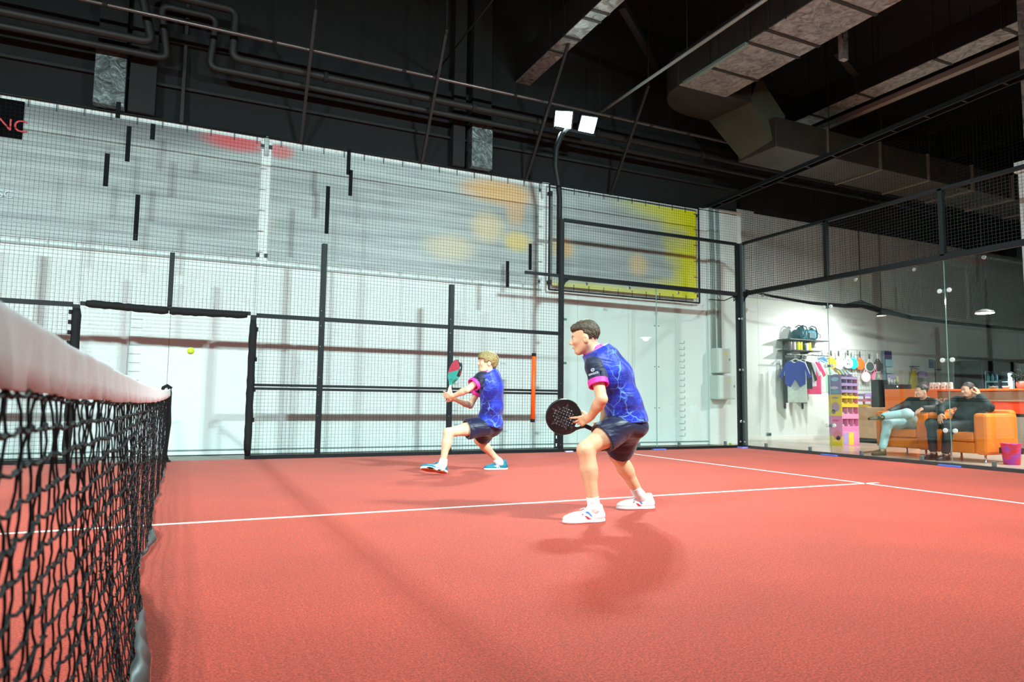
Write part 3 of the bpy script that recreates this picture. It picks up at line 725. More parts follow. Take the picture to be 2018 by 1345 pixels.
# foil wrapped cross beam with bands
def duct_y(name, label, cat, x0, x1, z0, z1, y0, y1, m, bands, hang=True):
    t = thing(name, label, cat, ((x0+x1)/2, (y0+y1)/2, z0))
    MB().bb(x0, x1, y0, y1, z0+0.01, z1).obj('body', M_blk, t, bevel=0.01)  # black sides paint in the shade; foil only on the lit underside
    MB().bb(x0, x1, y0, y1, z0-0.002, z0+0.01).obj('underside', m, t)
    for y in bands:
        MB().bb(x0-0.012, x1+0.012, y-0.03, y+0.03, z0-0.012, z1+0.012).obj('band', M_band, t)
        if hang:
            for x in (x0-0.02, x1+0.02): MB().tube([(x, y, z0), (x, y, 8.6)], 0.007, 5).obj('hanger', M_blk, t)
    return t
duct_y('foil_beam', 'shiny foil wrapped beam crossing the dark roof', 'beam', 5.56, 5.86, 6.8, 7.3, -8, 6.05, M_foil, (4.7, 4.2, 3.6, 3.35, 2.6, 1.2, -0.5, -2.5))
fb2 = duct_y('foil_beam', 'dull foil wrapped beam above the lounge side', 'beam', 11.62, 12.06, 6.8, 7.25, -8, 5.2, M_foil, (4.6, 3.5, 2.0, 0.9, -1))
o = MB().bar((12.35, 5.2, 6.78), (12.35, -8, 6.78), 0.14, 0.1).obj('cable_duct', mat('pale_trunking', (140, 134, 128), 0.5)); tag(o, 'pale narrow trunking beside the dull foil beam', 'trunking')
# large air duct with elbow, slanting drop and low run
ad = thing('air_duct', 'large foil clad air duct with an elbow and a slanting drop', 'air duct', (8.5, 4, 6.5))
MB().bb(7.95, 9.03, -8, 4.35, 6.51, 7.1).obj('main_run', M_duct, ad, bevel=0.015); MB().bb(7.95, 9.03, -8, 4.35, 6.498, 6.51).obj('underside', M_foil, ad)  # darker sides stand for shade, pale foil below for the lit face
for y in (4.3, 3.5, 2.6, 2.2, 1.2, 0.0, -1.5, -3): MB().bb(7.93, 9.05, y-0.03, y+0.03, 6.485, 7.115).obj('band', M_band, ad)
P = []
for i in range(9):
    a = PI/2*i/8
    P.append((9.03-1.08*math.cos(a), 4.35+0.9*math.sin(a)))
poly = P + [(9.6, 5.25), (9.6, 4.2), (9.03, 4.2)]
MB().prism(poly, (0, 0, 6.5), (1, 0, 0), (0, 1, 0), (0, 0, 1), 0.6).obj('elbow', M_duct, ad)
A = [(9.5, 5.25, 6.5), (9.6, 4.25, 6.5), (9.9, 3.92, 5.62), (9.86, 4.78, 5.62)]
top = [(x+0.25, y, z+0.6) for x, y, z in A]
MB().add(A + top, [(0,1,2,3),(7,6,5,4),(0,4,5,1),(1,5,6,2),(2,6,7,3),(3,7,4,0)]).obj('drop', mat('drop_panel', (74, 78, 62), 0.6, 0.2, noise=0.15, nscale=3), ad)
MB().bb(9.86, 11.2, 3.88, 4.85, 5.58, 6.15).obj('low_run', M_duct, ad, bevel=0.01)
x = 11.2
while x < 24: 
    MB().bb(x, x+1.46, 3.88, 4.92, 5.6, 6.13).obj('low_run', M_duct, ad, bevel=0.008)
    MB().bb(x-0.02, x+0.02, 3.85, 4.95, 5.57, 6.16).obj('flange', mat('duct_flange', (150, 144, 132), 0.45, 0.5), ad)
    MB().tube([(x, 3.83, 5.58), (x, 3.83, 8.6)], 0.008, 5).obj('hanger', M_pipe, ad)
    x += 1.5
for y in (3.2, 1.8): 
    for xx in (7.9, 9.08): MB().tube([(xx, y, 6.45), (xx, y, 8.6)], 0.01, 5).obj('hanger', M_blk, ad)
o = MB().bar((7.92, 4.1, 6.46), (7.92, 2.6, 6.46), 0.06, 0.05).obj('angle_iron', mat('pale_angle', (150, 176, 170), 0.4, 0.5), ad)
# roof steelwork
for i, (x, lab) in enumerate(((-4.5, 'black roof beam over the near half of the net'), (1.5, 'black roof beam over the net end'), (14.6, 'black roof beam over the lounge'), (19.5, 'black roof beam over the far lounge end'))):
    o = MB().bb(x, x+0.3, -9, 7, 7.9, 8.6).obj('roof_beam', M_blk); tag(o, lab, 'beam', 'black roof beams')
for p, q, lab in (((6.47, 3.89, 7.4), (8.44, 5.46, 7.4), 'diagonal roof brace between the foil beam and the air duct'), ((10.55, 3.08, 7.2), (12.13, 3.73, 7.2), 'diagonal foil brace right of the air duct'),
                  ((3.2, 2.6, 7.6), (2.6, 3.6, 7.4), 'short diagonal brace in the dark roof')):
    o = MB().bar(p, q, 0.12, 0.12).obj('roof_brace', M_pipe); tag(o, lab, 'brace', 'diagonal roof braces')
o = MB().bar((9.6, 2.2, 6.4), (9.6, 2.2, 7.4), 0.09, 0.12).obj('duct_stub', M_foil); tag(o, 'short foil stub hanging right of the air duct', 'duct stub')
# right edge column
rc = thing('hall_column', 'white hall column behind the end wall at the right edge', 'column', (10.9, 0, 0))
MB().bb(10.6, 11.1, -0.35, 0.27, 0, 4.1).obj('shaft', M_wall, rc, bevel=0.01)
MB().bb(10.56, 11.14, -0.38, 0.30, 4.1, 4.25).obj('collar', M_wall, rc, bevel=0.01)
MB().bb(10.66, 11.05, -0.3, 0.2, 4.25, 8.6).obj('wrap', M_foil, rc)
# gathered net curtain along the lounge wall
nc = thing('net_curtain', 'dark net curtain gathered along the lounge wall on a sagging rope', 'net curtain', (14, 6, 3))
cpts = [(10.3, 5.95, 3.28), (11.05, 6, 3.30), (12.0, 6, 3.22), (13.1, 6, 3.16), (14.2, 6, 3.17), (14.75, 6, 3.26), (15.3, 6, 3.16), (16.6, 6, 3.04), (18.7, 6, 3.0), (21.4, 6, 3.0), (24, 6, 3.05)]
MB().tube(cpts, [0.02, 0.025, 0.028, 0.035, 0.05, 0.09, 0.07, 0.05, 0.045, 0.04, 0.04], 8).obj('bundle', M_thin, nc, smooth=True)
L = []
for i in range(261): X = 11.0 + i*0.05; L.append(((X, 6.0, 3.15), (X, 6.0, 5.6)))
for i in range(50): L.append(((11.0, 6.003, 3.15+i*0.05), (24, 6.003, 3.15+i*0.05)))
wires(L, 0.002).obj('net_mesh', M_thin, nc, kind='stuff')  # net sheet added above the bundle to darken the wall behind
MB().tube([(14.75, 6, 3.2), (14.75, 6, 8.6)], 0.012, 6).obj('hanger', M_thin, nc)
# lamp under the curtain peak that washes the shop wall, and the lounge pendant
tl = thing('track_spotlight', 'small dark spotlight hung under the net curtain peak', 'spotlight', (14.6, 5.36, 2.95))
MB().tube([(14.6, 5.36, 2.98), (14.6, 5.36, 8.6)], 0.008, 6).obj('cord', M_thin, tl)
MB().lathe((14.6, 5.36, 2.9), [(0.03, 0.1), (0.06, 0.06), (0.13, 0.01), (0.13, 0.0)], 20, caps=True).obj('shade', M_blk, tl, smooth=True)
MB().lathe((14.6, 5.36, 2.895), [(0.1, 0.0), (0.1, 0.004)], 20).obj('lens', mat('warm_lens', (255, 250, 240), 0.4, emit=(255, 250, 240), estr=0.4), tl)
def spot(loc, tgt, watts, ang, col=(1, 0.97, 0.93), size=0.08):
    l = bpy.data.lights.new('shop_spot', 'SPOT'); l.energy = watts; l.spot_size = math.radians(ang); l.spot_blend = 0.7; l.color = col; l.shadow_soft_size = size
    o = bpy.data.objects.new('shop_spot', l); COL.objects.link(o); o.location = loc
    o.rotation_euler = (Vector(tgt)-Vector(loc)).to_track_quat('-Z', 'Y').to_euler()
spot((14.6, 5.36, 2.88), (14.0, 6.9, 1.2), 420, 150)
pl = thing('pendant_lamp', 'round white pendant lamp lit above the lounge counter', 'pendant lamp', (13.6, 2.53, 2.58))
MB().lathe((13.6, 2.53, 2.58), [(0.16, 0.0), (0.15, 0.03), (0.05, 0.07)], 28).obj('shade', mat('pendant_metal', (190, 195, 190), 0.4, 0.3), pl, smooth=True)
MB().lathe((13.6, 2.53, 2.572), [(0.15, 0.0), (0.15, 0.007)], 28).obj('diffuser', mat('pendant_glow', (255, 255, 250), 0.4, emit=(255, 252, 244), estr=9), pl)
MB().tube([(13.6, 2.53, 2.64), (13.6, 2.53, 8.6)], 0.006, 5).obj('cord', M_thin, pl)
spot((13.6, 2.53, 2.56), (13.2, 2.2, 0), 300, 160)
for dx, dy, lab in ((-2.3, -2.3, 'round pendant lamp added beyond the right edge to brighten the lounge'), (-1.6, -4.2, 'unseen round pendant lamp added farthest along the lounge to brighten it')):  # unseen pendant copies added to brighten the seated men and chairs
    dup(pl, (dx, dy, 0), lab); spot((13.6+dx, 2.53+dy, 2.56), (13.2+dx, 2.53+dy, 0), 300, 165)

hb = thing('added_fill_high_bay', 'large round fill lamp added high over the lounge beyond the right edge', 'lamp', (14.2, -0.4, 6.0))  # unseen lamp added to brighten the lounge from the right
MB().lathe((14.2, -0.4, 6.0), [(0.3, 0.0), (0.28, 0.1), (0.1, 0.25), (0.1, 0.4)], 24).obj('shade', M_blk, hb, smooth=True)
MB().lathe((14.2, -0.4, 5.99), [(0.27, 0.0), (0.27, 0.01)], 24).obj('lens', mat('pendant_glow', (255, 255, 250)), hb)
MB().tube([(14.2, -0.4, 6.4), (14.2, -0.4, 8.6)], 0.01, 6).obj('cord', M_thin, hb)
spot((14.2, -0.4, 5.97), (13.3, 3.8, 0.0), 2300, 92, (1, 0.97, 0.93), 0.25)
# ------------------------------------------------------------------ lounge and shop behind the end glass
M_or = mat('orange_upholstery', (245, 128, 26), 0.7, noise=0.06, nscale=12, bump=0.15, bscale=220)
M_orp = mat('orange_panel', (255, 138, 40), 0.55)
M_red = mat('red_orange_stripe', (245, 70, 24), 0.45)
M_ply = mat('pale_counter_front', (176, 140, 112), 0.55, noise=0.08, nscale=5)
M_wood = mat('light_oak', (214, 178, 136), 0.5, noise=0.1, nscale=7)
M_grey = mat('grey_counter_front', (150, 142, 130), 0.6)
M_bk = mat('shop_black', (22, 24, 26), 0.5)
M_wh = mat('shop_white', (240, 240, 236), 0.5)
def armchair(label, x0, x1, y0, y1):
    t = thing('armchair', label, 'armchair', ((x0+x1)/2, (y0+y1)/2, 0), 'orange lounge armchairs')
    aw = 0.21
    MB().bb(x0+0.03, x1, y0+aw, y1-aw, 0.13, 0.30).obj('base', M_or, t, bevel=0.02)
    MB().bb(x0+0.02, x1-0.15, y0+aw+0.004, y1-aw-0.004, 0.305, 0.45).obj('seat_cushion', M_or, t, bevel=0.03)
    MB().bb(x0, x1-0.02, y0, y0+aw, 0.12, 0.745).obj('arm', M_or, t, bevel=0.05)
    MB().bb(x0, x1-0.02, y1-aw, y1, 0.12, 0.745).obj('arm', M_or, t, bevel=0.05)
    MB().bb(x1-0.2, x1, y0+0.02, y1-0.02, 0.12, 0.80).obj('backrest', M_or, t, bevel=0.05)
    for x in (x0+0.07, x1-0.08):
        for y in (y0+0.08, y1-0.08): MB().lathe((x, y, 0), [(0.025, 0), (0.025, 0.02), (0.016, 0.03), (0.016, 0.13)], 12).obj('leg', M_chrome, t, smooth=True)
armchair('orange armchair with the man in pale jeans', 11.32, 12.12, 2.2, 3.15)
armchair('orange armchair with the man in black trousers next to the bucket', 11.1, 11.92, 1.13, 2.06)

# reception: oak pedestal, orange panel, long counter
oc = thing('oak_counter', 'light oak shop counter behind the display stand', 'counter', (14.5, 5.3, 0))
MB().bb(14.2, 14.8, 4.72, 5.8, 0.1, 0.80).obj('body', M_wood, oc, bevel=0.015)
MB().bb(14.24, 14.78, 4.75, 5.78, 0, 0.1).obj('plinth', M_bk, oc)
op = thing('orange_screen', 'plain orange screen panel behind the left armchair', 'screen', (13.65, 4.28, 0))
MB().bb(13.6, 13.68, 3.95, 4.62, 0.05, 1.185).obj('panel', M_orp, op, bevel=0.008)
for y in (4.05, 4.52): MB().bb(13.55, 13.73, y-0.03, y+0.03, 0, 0.06).obj('foot', M_bk, op)
rcn = thing('reception_counter', 'long reception counter with orange top and red stripe', 'counter', (14.6, 3, 0))
MB().bb(14.3, 14.9, 0.6, 4.5, 0.08, 0.66).obj('lower_front', M_grey, rcn)
MB().bb(14.3, 14.9, 0.6, 4.5, 0.72, 0.95).obj('stripe', M_red, rcn)
MB().bb(14.32, 14.9, 0.6, 4.5, 0.66, 0.72).obj('groove', M_bk, rcn)
MB().bb(14.28, 14.9, 0.6, 3.92, 0.95, 1.14).obj('upper_front', M_ply, rcn)
MB().bb(14.27, 14.3, 3.02, 3.92, 0.72, 0.95).obj('upper_front', M_ply, rcn)
MB().bb(14.27, 14.9, 3.92, 4.5, 0.72, 1.15).obj('end_block', M_orp, rcn)
MB().bb(14.2, 14.95, 0.55, 4.55, 1.15, 1.19).obj('top', mat('orange_top', (255, 112, 40), 0.4), rcn, bevel=0.006)
MB().bb(14.34, 14.86, 0.62, 4.48, 0, 0.08).obj('plinth', M_bk, rcn)
text_obj('lettering', 'SE', 0.2, mat('counter_logo', (215, 205, 195), 0.5), rcn, (14.262, 3.80, 0.93), (0, -1, 0), (0, 0, 1))
# white cartons on the counter
for i, (y, lab) in enumerate(((4.17, 'leftmost small white carton on the reception counter'), (4.06, 'second small white carton from the left on the counter'), (3.93, 'third small white carton from the left on the counter'), (3.80, 'rightmost small white carton on the reception counter'))):
    t = thing('carton', lab, 'carton', (14.5, y, 1.19), 'white cartons on the counter')
    MB().prism([(-0.045, 0), (0.045, 0), (0.045, 0.13), (0.03, 0.15), (-0.03, 0.15), (-0.045, 0.13)], (14.47, y, 1.19), (0, 1, 0), (0, 0, 1), (1, 0, 0), 0.06).obj('box', M_wh, t)
    MB().bb(14.466, 14.469, y-0.02, y+0.02, 1.22, 1.25).obj('print', mat('carton_print', (190, 120, 80) , 0.5), t)
for y, lab in ((2.95, 'grey low bowl on the counter left of the plant'), (2.72, 'pale curved dish on the counter beside the plant')):
    o = MB().lathe((14.5, y, 1.19), [(0.03, 0), (0.06, 0.02), (0.075, 0.055), (0.068, 0.055), (0.03, 0.02)], 18).obj('bowl', mat('bowl_glaze_%d' % int(y*100), (120, 126, 120) if y > 2.8 else (200, 205, 200), 0.4), smooth=True); tag(o, lab, 'bowl')
pt = thing('stand_in_plant', 'made-up dark bushy plant in a round pinkish pot at the counter end', 'plant', (14.45, 2.42, 1.19))  # plant stands in for a dark shape taken as a glass reflection
MB().lathe((14.45, 2.42, 1.19), [(0.06, 0), (0.09, 0.03), (0.1, 0.1), (0.085, 0.14), (0.07, 0.13)], 18).obj('pot', mat('pink_pot', (196, 128, 112), 0.5), pt, smooth=True)
lv = MB(); rnd = random.Random(5)
for i in range(170):
    d = Vector((rnd.gauss(0, 1), rnd.gauss(0, 1), rnd.gauss(0.2, 0.8))).normalized()
    c = Vector((14.45, 2.42, 1.42)) + Vector((d.x*0.16, d.y*0.2, d.z*0.12))*rnd.uniform(0.4, 1)
    s_ = d.orthogonal().normalized()*0.016; e_ = d*0.045
    lv.add([c-e_*0.3, c+s_+e_*0.3, c+e_, c-s_+e_*0.3], [(0, 1, 2, 3)])
lv.obj('foliage', mat('dark_leaf', (24, 44, 38), 0.6), pt, kind='stuff', solid=0.002)
MB().tube([(14.45, 2.42, 1.3), (14.45, 2.42, 1.42)], 0.012, 6).obj('stem', mat('dark_leaf', (24, 44, 38)), pt)
# things on the oak counter
sp_ = thing('loudspeaker', 'tall black box standing on the oak counter', 'speaker', (14.45, 5.34, 0.8))
MB().bb(14.32, 14.62, 5.2, 5.48, 0.8, 1.42).obj('cabinet', M_bk, sp_, bevel=0.01)
MB().bb(14.31, 14.32, 5.23, 5.45, 0.84, 1.38).obj('grille', mat('speaker_grille', (40, 52, 52), 0.7), sp_)
vs = thing('glass_vase', 'pale green vase on top of the black box', 'vase', (14.45, 5.4, 1.42))
MB().lathe((14.45, 5.4, 1.42), [(0.05, 0), (0.055, 0.03), (0.035, 0.10), (0.03, 0.16), (0.036, 0.18), (0.026, 0.16)], 16).obj('body', mat('green_glass', (150, 186, 160), 0.2), vs, smooth=True)
for i, (c, z, w_, lab) in enumerate((((196, 170, 226), 1.06, 0.26, 'lilac tray, topmost of the stacked trays on the oak counter'), ((246, 158, 190), 0.94, 0.30, 'pink tray in the middle of the stacked trays'), ((246, 214, 40), 0.815, 0.34, 'yellow tray, lowest of the stacked trays'))):
    t = thing('display_tray', lab, 'tray', (14.3, 5.62, z), 'stacked display trays')
    m_ = mat('tray_%d' % i, c, 0.55)
    MB().bb(14.2, 14.42, 5.66-w_/2, 5.66+w_/2-0.06, z-0.012, z).obj('floor', m_, t)
    MB().bb(14.19, 14.2, 5.66-w_/2, 5.66+w_/2-0.06, z-0.012, z+0.045).obj('lip', m_, t)
    MB().bb(14.41, 14.42, 5.66-w_/2, 5.66+w_/2-0.06, z-0.012, z+0.06).obj('back', m_, t)
    for yy in (5.66-w_/2, 5.66+w_/2-0.07): MB().bb(14.38, 14.42, yy, yy+0.01, 0.80, z).obj('support', m_, t)
pr = thing('card_printer', 'low black printer with a small white light on the oak counter', 'printer', (14.5, 4.93, 0.8))
MB().bb(14.3, 14.65, 4.74, 5.14, 1.19, 1.31).obj('body', M_bk, pr, bevel=0.012)
MB().bb(14.34, 14.6, 4.78, 5.10, 0.8, 1.19).obj('stand', mat('printer_stand', (52, 56, 58), 0.6), pr)
MB().lathe((14.298, 4.82, 1.26), [(0.012, 0), (0.012, -0.004)], 12, (1, 0, 0)).obj('indicator', mat('indicator_glow', (240, 240, 255), 0.4, emit=(220, 225, 255), estr=4), pr)
for i, (y, h, c, lab) in enumerate(((5.10, 0.16, (226, 232, 230), 'white bottle standing on the printer, farthest left'), (5.03, 0.13, (214, 224, 220), 'pale bottle second from left on the printer'), (4.96, 0.12, (235, 238, 236), 'white jar in the middle on the printer'), (4.90, 0.19, (176, 200, 140), 'green bottle with purple label on the printer'))):
    t = thing('bottle', lab, 'bottle', (14.42, y, 1.31), 'bottles on the printer')
    MB().lathe((14.42, y, 1.31), [(0.024, 0), (0.026, h*0.6), (0.012, h*0.8), (0.012, h)], 12).obj('body', mat('bottle_%d' % i, c, 0.3), t, smooth=True)
    MB().lathe((14.42, y, 1.31+h), [(0.014, 0), (0.014, 0.02)], 10).obj('cap', mat('bottle_cap', (120, 96, 170), 0.4), t)
# display stand: side graphic faces the court, pockets face along the lounge
ds = thing('display_stand', 'cardboard sweets display stand in lilac, yellow and pink tiers', 'display stand', (12.75, 4.95, 0))
x0, x1, y0, y1 = 12.5, 12.98, 4.78, 5.1
tiers = [(0.0, 0.30, (248, 158, 206), 0), (0.30, 0.56, (246, 132, 190), 1), (0.56, 0.80, (248, 160, 204), 1), (0.80, 0.98, (250, 212, 30), 1), (0.98, 1.10, (252, 216, 40), 1), (1.10, 1.24, (184, 160, 214), 2), (1.24, 1.38, (180, 156, 212), 2), (1.38, 1.50, (186, 166, 216), 2)]
sg = [(0.0, 0.2, (250, 214, 50)), (0.2, 0.62, (246, 136, 192)), (0.62, 1.06, (252, 214, 30)), (1.06, 1.47, (150, 138, 194))]
for i, (za, zb, c) in enumerate(sg): MB().bb(x0-0.012, x0, y0, y1, za, zb).obj('side_panel', mat('stand_side_%d' % i, c, 0.5), ds)
MB().bb(x0, x1, y1-0.01, y1, 0, 1.47).obj('back', mat('stand_back', (170, 176, 170), 0.6), ds)
MB().bb(x1-0.01, x1, y0, y1, 0, 1.44).obj('side_panel', mat('stand_side_1', (246, 136, 192)), ds)
for i, (za, zb, c, k) in enumerate(tiers):
    m_ = mat('tier_%d' % i, c, 0.5)
    MB().bb(x0, x1, y0, y1, za, za+0.012).obj('shelf', m_, ds)
    MB().bb(x0, x1, y0-0.006, y0+0.004, za, za + (zb-za)*(0.42 if k else 1.0)).obj('front_lip', m_, ds)
    if k:
        for xx in (x0+0.16, x0+0.32): MB().bb(xx-0.006, xx+0.006, y0, y1, za, zb-0.01).obj('divider', m_, ds)
        for j in range(3):
            cc = [(200, 180, 190), (190, 170, 186), (232, 90, 160)][j] if i < 3 else ([(232, 214, 160), (226, 208, 150), (238, 186, 10)][j] if i < 5 else [(60, 44, 60), (70, 50, 40), (50, 46, 50)][j])
            MB().bb(x0+0.02+j*0.16, x0+0.13+j*0.16, y0+0.06, y1-0.05, za+0.012, za+(zb-za)*0.55).obj('goods', mat('goods_%d_%d' % (i, j), cc, 0.5), ds)
for (yy, zz, ry, rz, c) in ((4.93, 1.38, 0.09, 0.045, (170, 226, 250)), (4.95, 1.20, 0.10, 0.03, (226, 214, 236)), (4.92, 1.12, 0.09, 0.035, (110, 186, 206)), (4.93, 0.80, 0.10, 0.10, (196, 150, 176)), (4.98, 0.70, 0.05, 0.05, (150, 110, 110)), (4.93, 0.99, 0.08, 0.02, (170, 150, 150)),
                          (4.93, 0.52, 0.09, 0.02, (240, 60, 140)), (4.90, 0.22, 0.10, 0.10, (236, 120, 140)), (4.88, 0.16, 0.05, 0.05, (240, 70, 60))):
    poly = [(ry*math.cos(a*PI/8), rz*math.sin(a*PI/8)) for a in range(16)]
    MB().prism(poly, (x0-0.014, yy, zz), (0, 1, 0), (0, 0, 1), (1, 0, 0), 0.003).obj('print', mat('print_%d_%d' % (int(yy*100), int(zz*100)), c, 0.5), ds)
for j, c in enumerate(((184, 160, 214), (250, 210, 60), (240, 150, 200))): MB().bb(x0+0.01+j*0.155, x0+0.15+j*0.155, y0-0.012, y0-0.006, 0.02, 0.28).obj('print', mat('front_print_%d' % j, c, 0.5), ds)
for j in range(4):
    o = MB().tube([(12.55+j*0.1, 4.84, 1.47), (12.56+j*0.1, 4.92, 1.55), (12.60+j*0.11, 5.0, 1.58)], [0.02, 0.026, 0.016], 8).obj('sweet_packet', mat('packet_%d' % j, ((250, 226, 90), (190, 226, 226), (240, 240, 220), (200, 220, 240))[j], 0.4), smooth=True)
    tag(o, ('yellow', 'pale blue', 'cream', 'light grey blue')[j] + ' sweet packet lying on top of the display stand', 'packet', 'packets on the display stand')
# clothes rack on the wall
rk = thing('clothes_rack', 'black wall rack with two shelves and a clothes rail', 'clothes rack', (13.5, 6.9, 0.74))
for x in (13.24, 13.82): MB().bb(x-0.02, x+0.02, 6.955, 6.988, 0.74, 2.42).obj('upright', M_bk, rk)
MB().bb(13.05, 14.35, 6.6, 6.98, 2.375, 2.395).obj('shelf', M_bk, rk); MB().bb(13.05, 14.1, 6.62, 6.98, 2.12, 2.138).obj('shelf', M_bk, rk)
for x in (13.24, 13.82):
    for z in (2.375, 2.12): MB().prism([(0, 0), (-0.34, 0), (0, -0.09)], (x-0.006, 6.96, z), (0, 1, 0), (0, 0, 1), (1, 0, 0), 0.012).obj('bracket', M_bk, rk)
    MB().bar((x, 6.96, 2.03), (x, 6.6, 2.03), 0.02, 0.02).obj('rail_arm', M_bk, rk)
MB().tube([(12.95, 6.6, 2.02), (14.3, 6.6, 2.02)], 0.013, 10).obj('rail', M_chrome, rk, smooth=True)
def garment(label, x, y, ang, c, w_=0.46, h=0.62, sleeve=0.17, slen=0.30, top=1.86, cropped=False, cat='shirt'):
    t = thing('hanging_garment', label, cat, (x, y, top-h), 'clothes on the wall rack')
    hw = w_/2
    poly = [(-0.09, 0), (-hw*0.9, -0.04), (-hw-sleeve*0.75, -slen-0.02), (-hw-0.01-sleeve*0.25, -slen-0.07), (-hw*0.94, -0.2)]
    if cropped: poly += [(-hw*0.98, -h+0.08), (-hw*0.45, -h), (0, -h+0.2), (hw*0.45, -h), (hw*0.98, -h+0.08)]
    else: poly += [(-hw*0.96, -h), (hw*0.96, -h)]
    poly += [(hw*0.94, -0.2), (hw+0.01+sleeve*0.25, -slen-0.07), (hw+sleeve*0.75, -slen-0.02), (hw*0.9, -0.04), (0.09, 0), (0.04, -0.045), (-0.04, -0.045)]
    ax = Vector((math.cos(ang), math.sin(ang), 0)); nz = ax.cross(Vector((0, 0, 1)))
    MB().prism(poly, Vector((x, y, top)) - nz*0.02, ax, (0, 0, 1), nz, 0.04).obj('cloth', mat('garment_%s' % label[:14].replace(' ', '_'), c, 0.85, noise=0.1, nscale=14), t, bevel=0.012)
    MB().tube([Vector((x, y, top-0.01))-ax*0.15+Vector((0, 0, -0.02)), Vector((x, y, top+0.05)), Vector((x, y, top-0.01))+ax*0.15+Vector((0, 0, -0.02))], 0.008, 6).obj('hanger', M_wh, t)
    MB().tube([(x, y, top+0.05), (x, y, top+0.12), (x+0.02, y, top+0.155), (x, y, top+0.175)], 0.004, 6).obj('hook', M_chrome, t)
    return t
A0 = -0.75
garment('cropped navy blue top hanging at the front of the rack', 13.1, 6.52, A0, (44, 66, 168), 0.46, 0.62, 0.16, 0.36, 1.86, True)
garment('long pale grey shirt hanging behind the navy top', 13.2, 6.56, A0, (208, 224, 216), 0.44, 0.98, 0.1, 0.3, 1.87)
g3 = garment('black tracksuit top hanging in the middle of the rack', 13.42, 6.58, A0, (24, 30, 40), 0.42, 0.66, 0.14, 0.42, 1.87)
tr = thing('hanging_garment', 'black tracksuit trousers hanging low below the pale shirt', 'trousers', (13.3, 6.75, 0.86), 'clothes on the wall rack')
for dx in (-0.12, 0.17): MB().tube([(13.3+dx, 6.76-dx*0.9, 1.9), (13.3+dx*1.05, 6.76-dx*0.9, 1.3), (13.3+dx*1.1, 6.76-dx*0.9, 0.88)], [0.05, 0.065, 0.05], 10).obj('leg', M_bk, tr, smooth=True)
MB().bar((13.16, 6.88, 1.9), (13.48, 6.58, 1.9), 0.08, 0.1).obj('waistband', M_bk, tr)
garment('white and navy shirt hanging next to the tracksuit', 13.55, 6.58, A0, (226, 228, 240), 0.42, 0.6, 0.14, 0.3, 1.87)
garment('pink T-shirt hanging right of the white shirt', 13.75, 6.6, A0, (236, 70, 128), 0.4, 0.78, 0.14, 0.3, 1.87)
garment('white T-shirt hanging between pink and green shirts', 13.9, 6.6, A0, (240, 240, 240), 0.4, 0.74, 0.12, 0.26, 1.87)
garment('mint green T-shirt hanging last on the rack', 14.05, 6.6, A0, (150, 226, 176), 0.36, 0.74, 0.1, 0.24, 1.87)
# ball cans and packs on the lower shelf
for i, (x, c, hh, lab) in enumerate(((13.22, (120, 116, 116), 0.2, 'dark grey pack at the left end of the lower rack shelf'), (13.34, (206, 200, 206), 0.2, 'pale grey pack on the lower rack shelf'), (13.47, (214, 224, 20), 0.21, 'yellow ball can, first from the left'), (13.56, (214, 224, 20), 0.21, 'yellow ball can in the middle of three'),
                                 (13.68, (40, 60, 50), 0.19, 'dark bottle between the yellow ball cans'), (13.76, (235, 235, 235), 0.18, 'white can beside the last yellow can'), (13.85, (214, 224, 20), 0.21, 'yellow ball can at the right end of the shelf'))):
    t = thing('ball_can', lab, 'can', (x, 6.75, 2.138), 'packs and cans on the rack shelf')
    MB().lathe((x, 6.75, 2.138), [(0.04, 0), (0.043, 0.01), (0.043, hh-0.02), (0.038, hh)], 14).obj('body', mat('can_%d' % i, c, 0.35), t, smooth=True)
    MB().lathe((x, 6.75, 2.138+hh), [(0.041, 0), (0.041, 0.012)], 14).obj('lid', mat('can_lid', (60, 70, 64), 0.4), t)
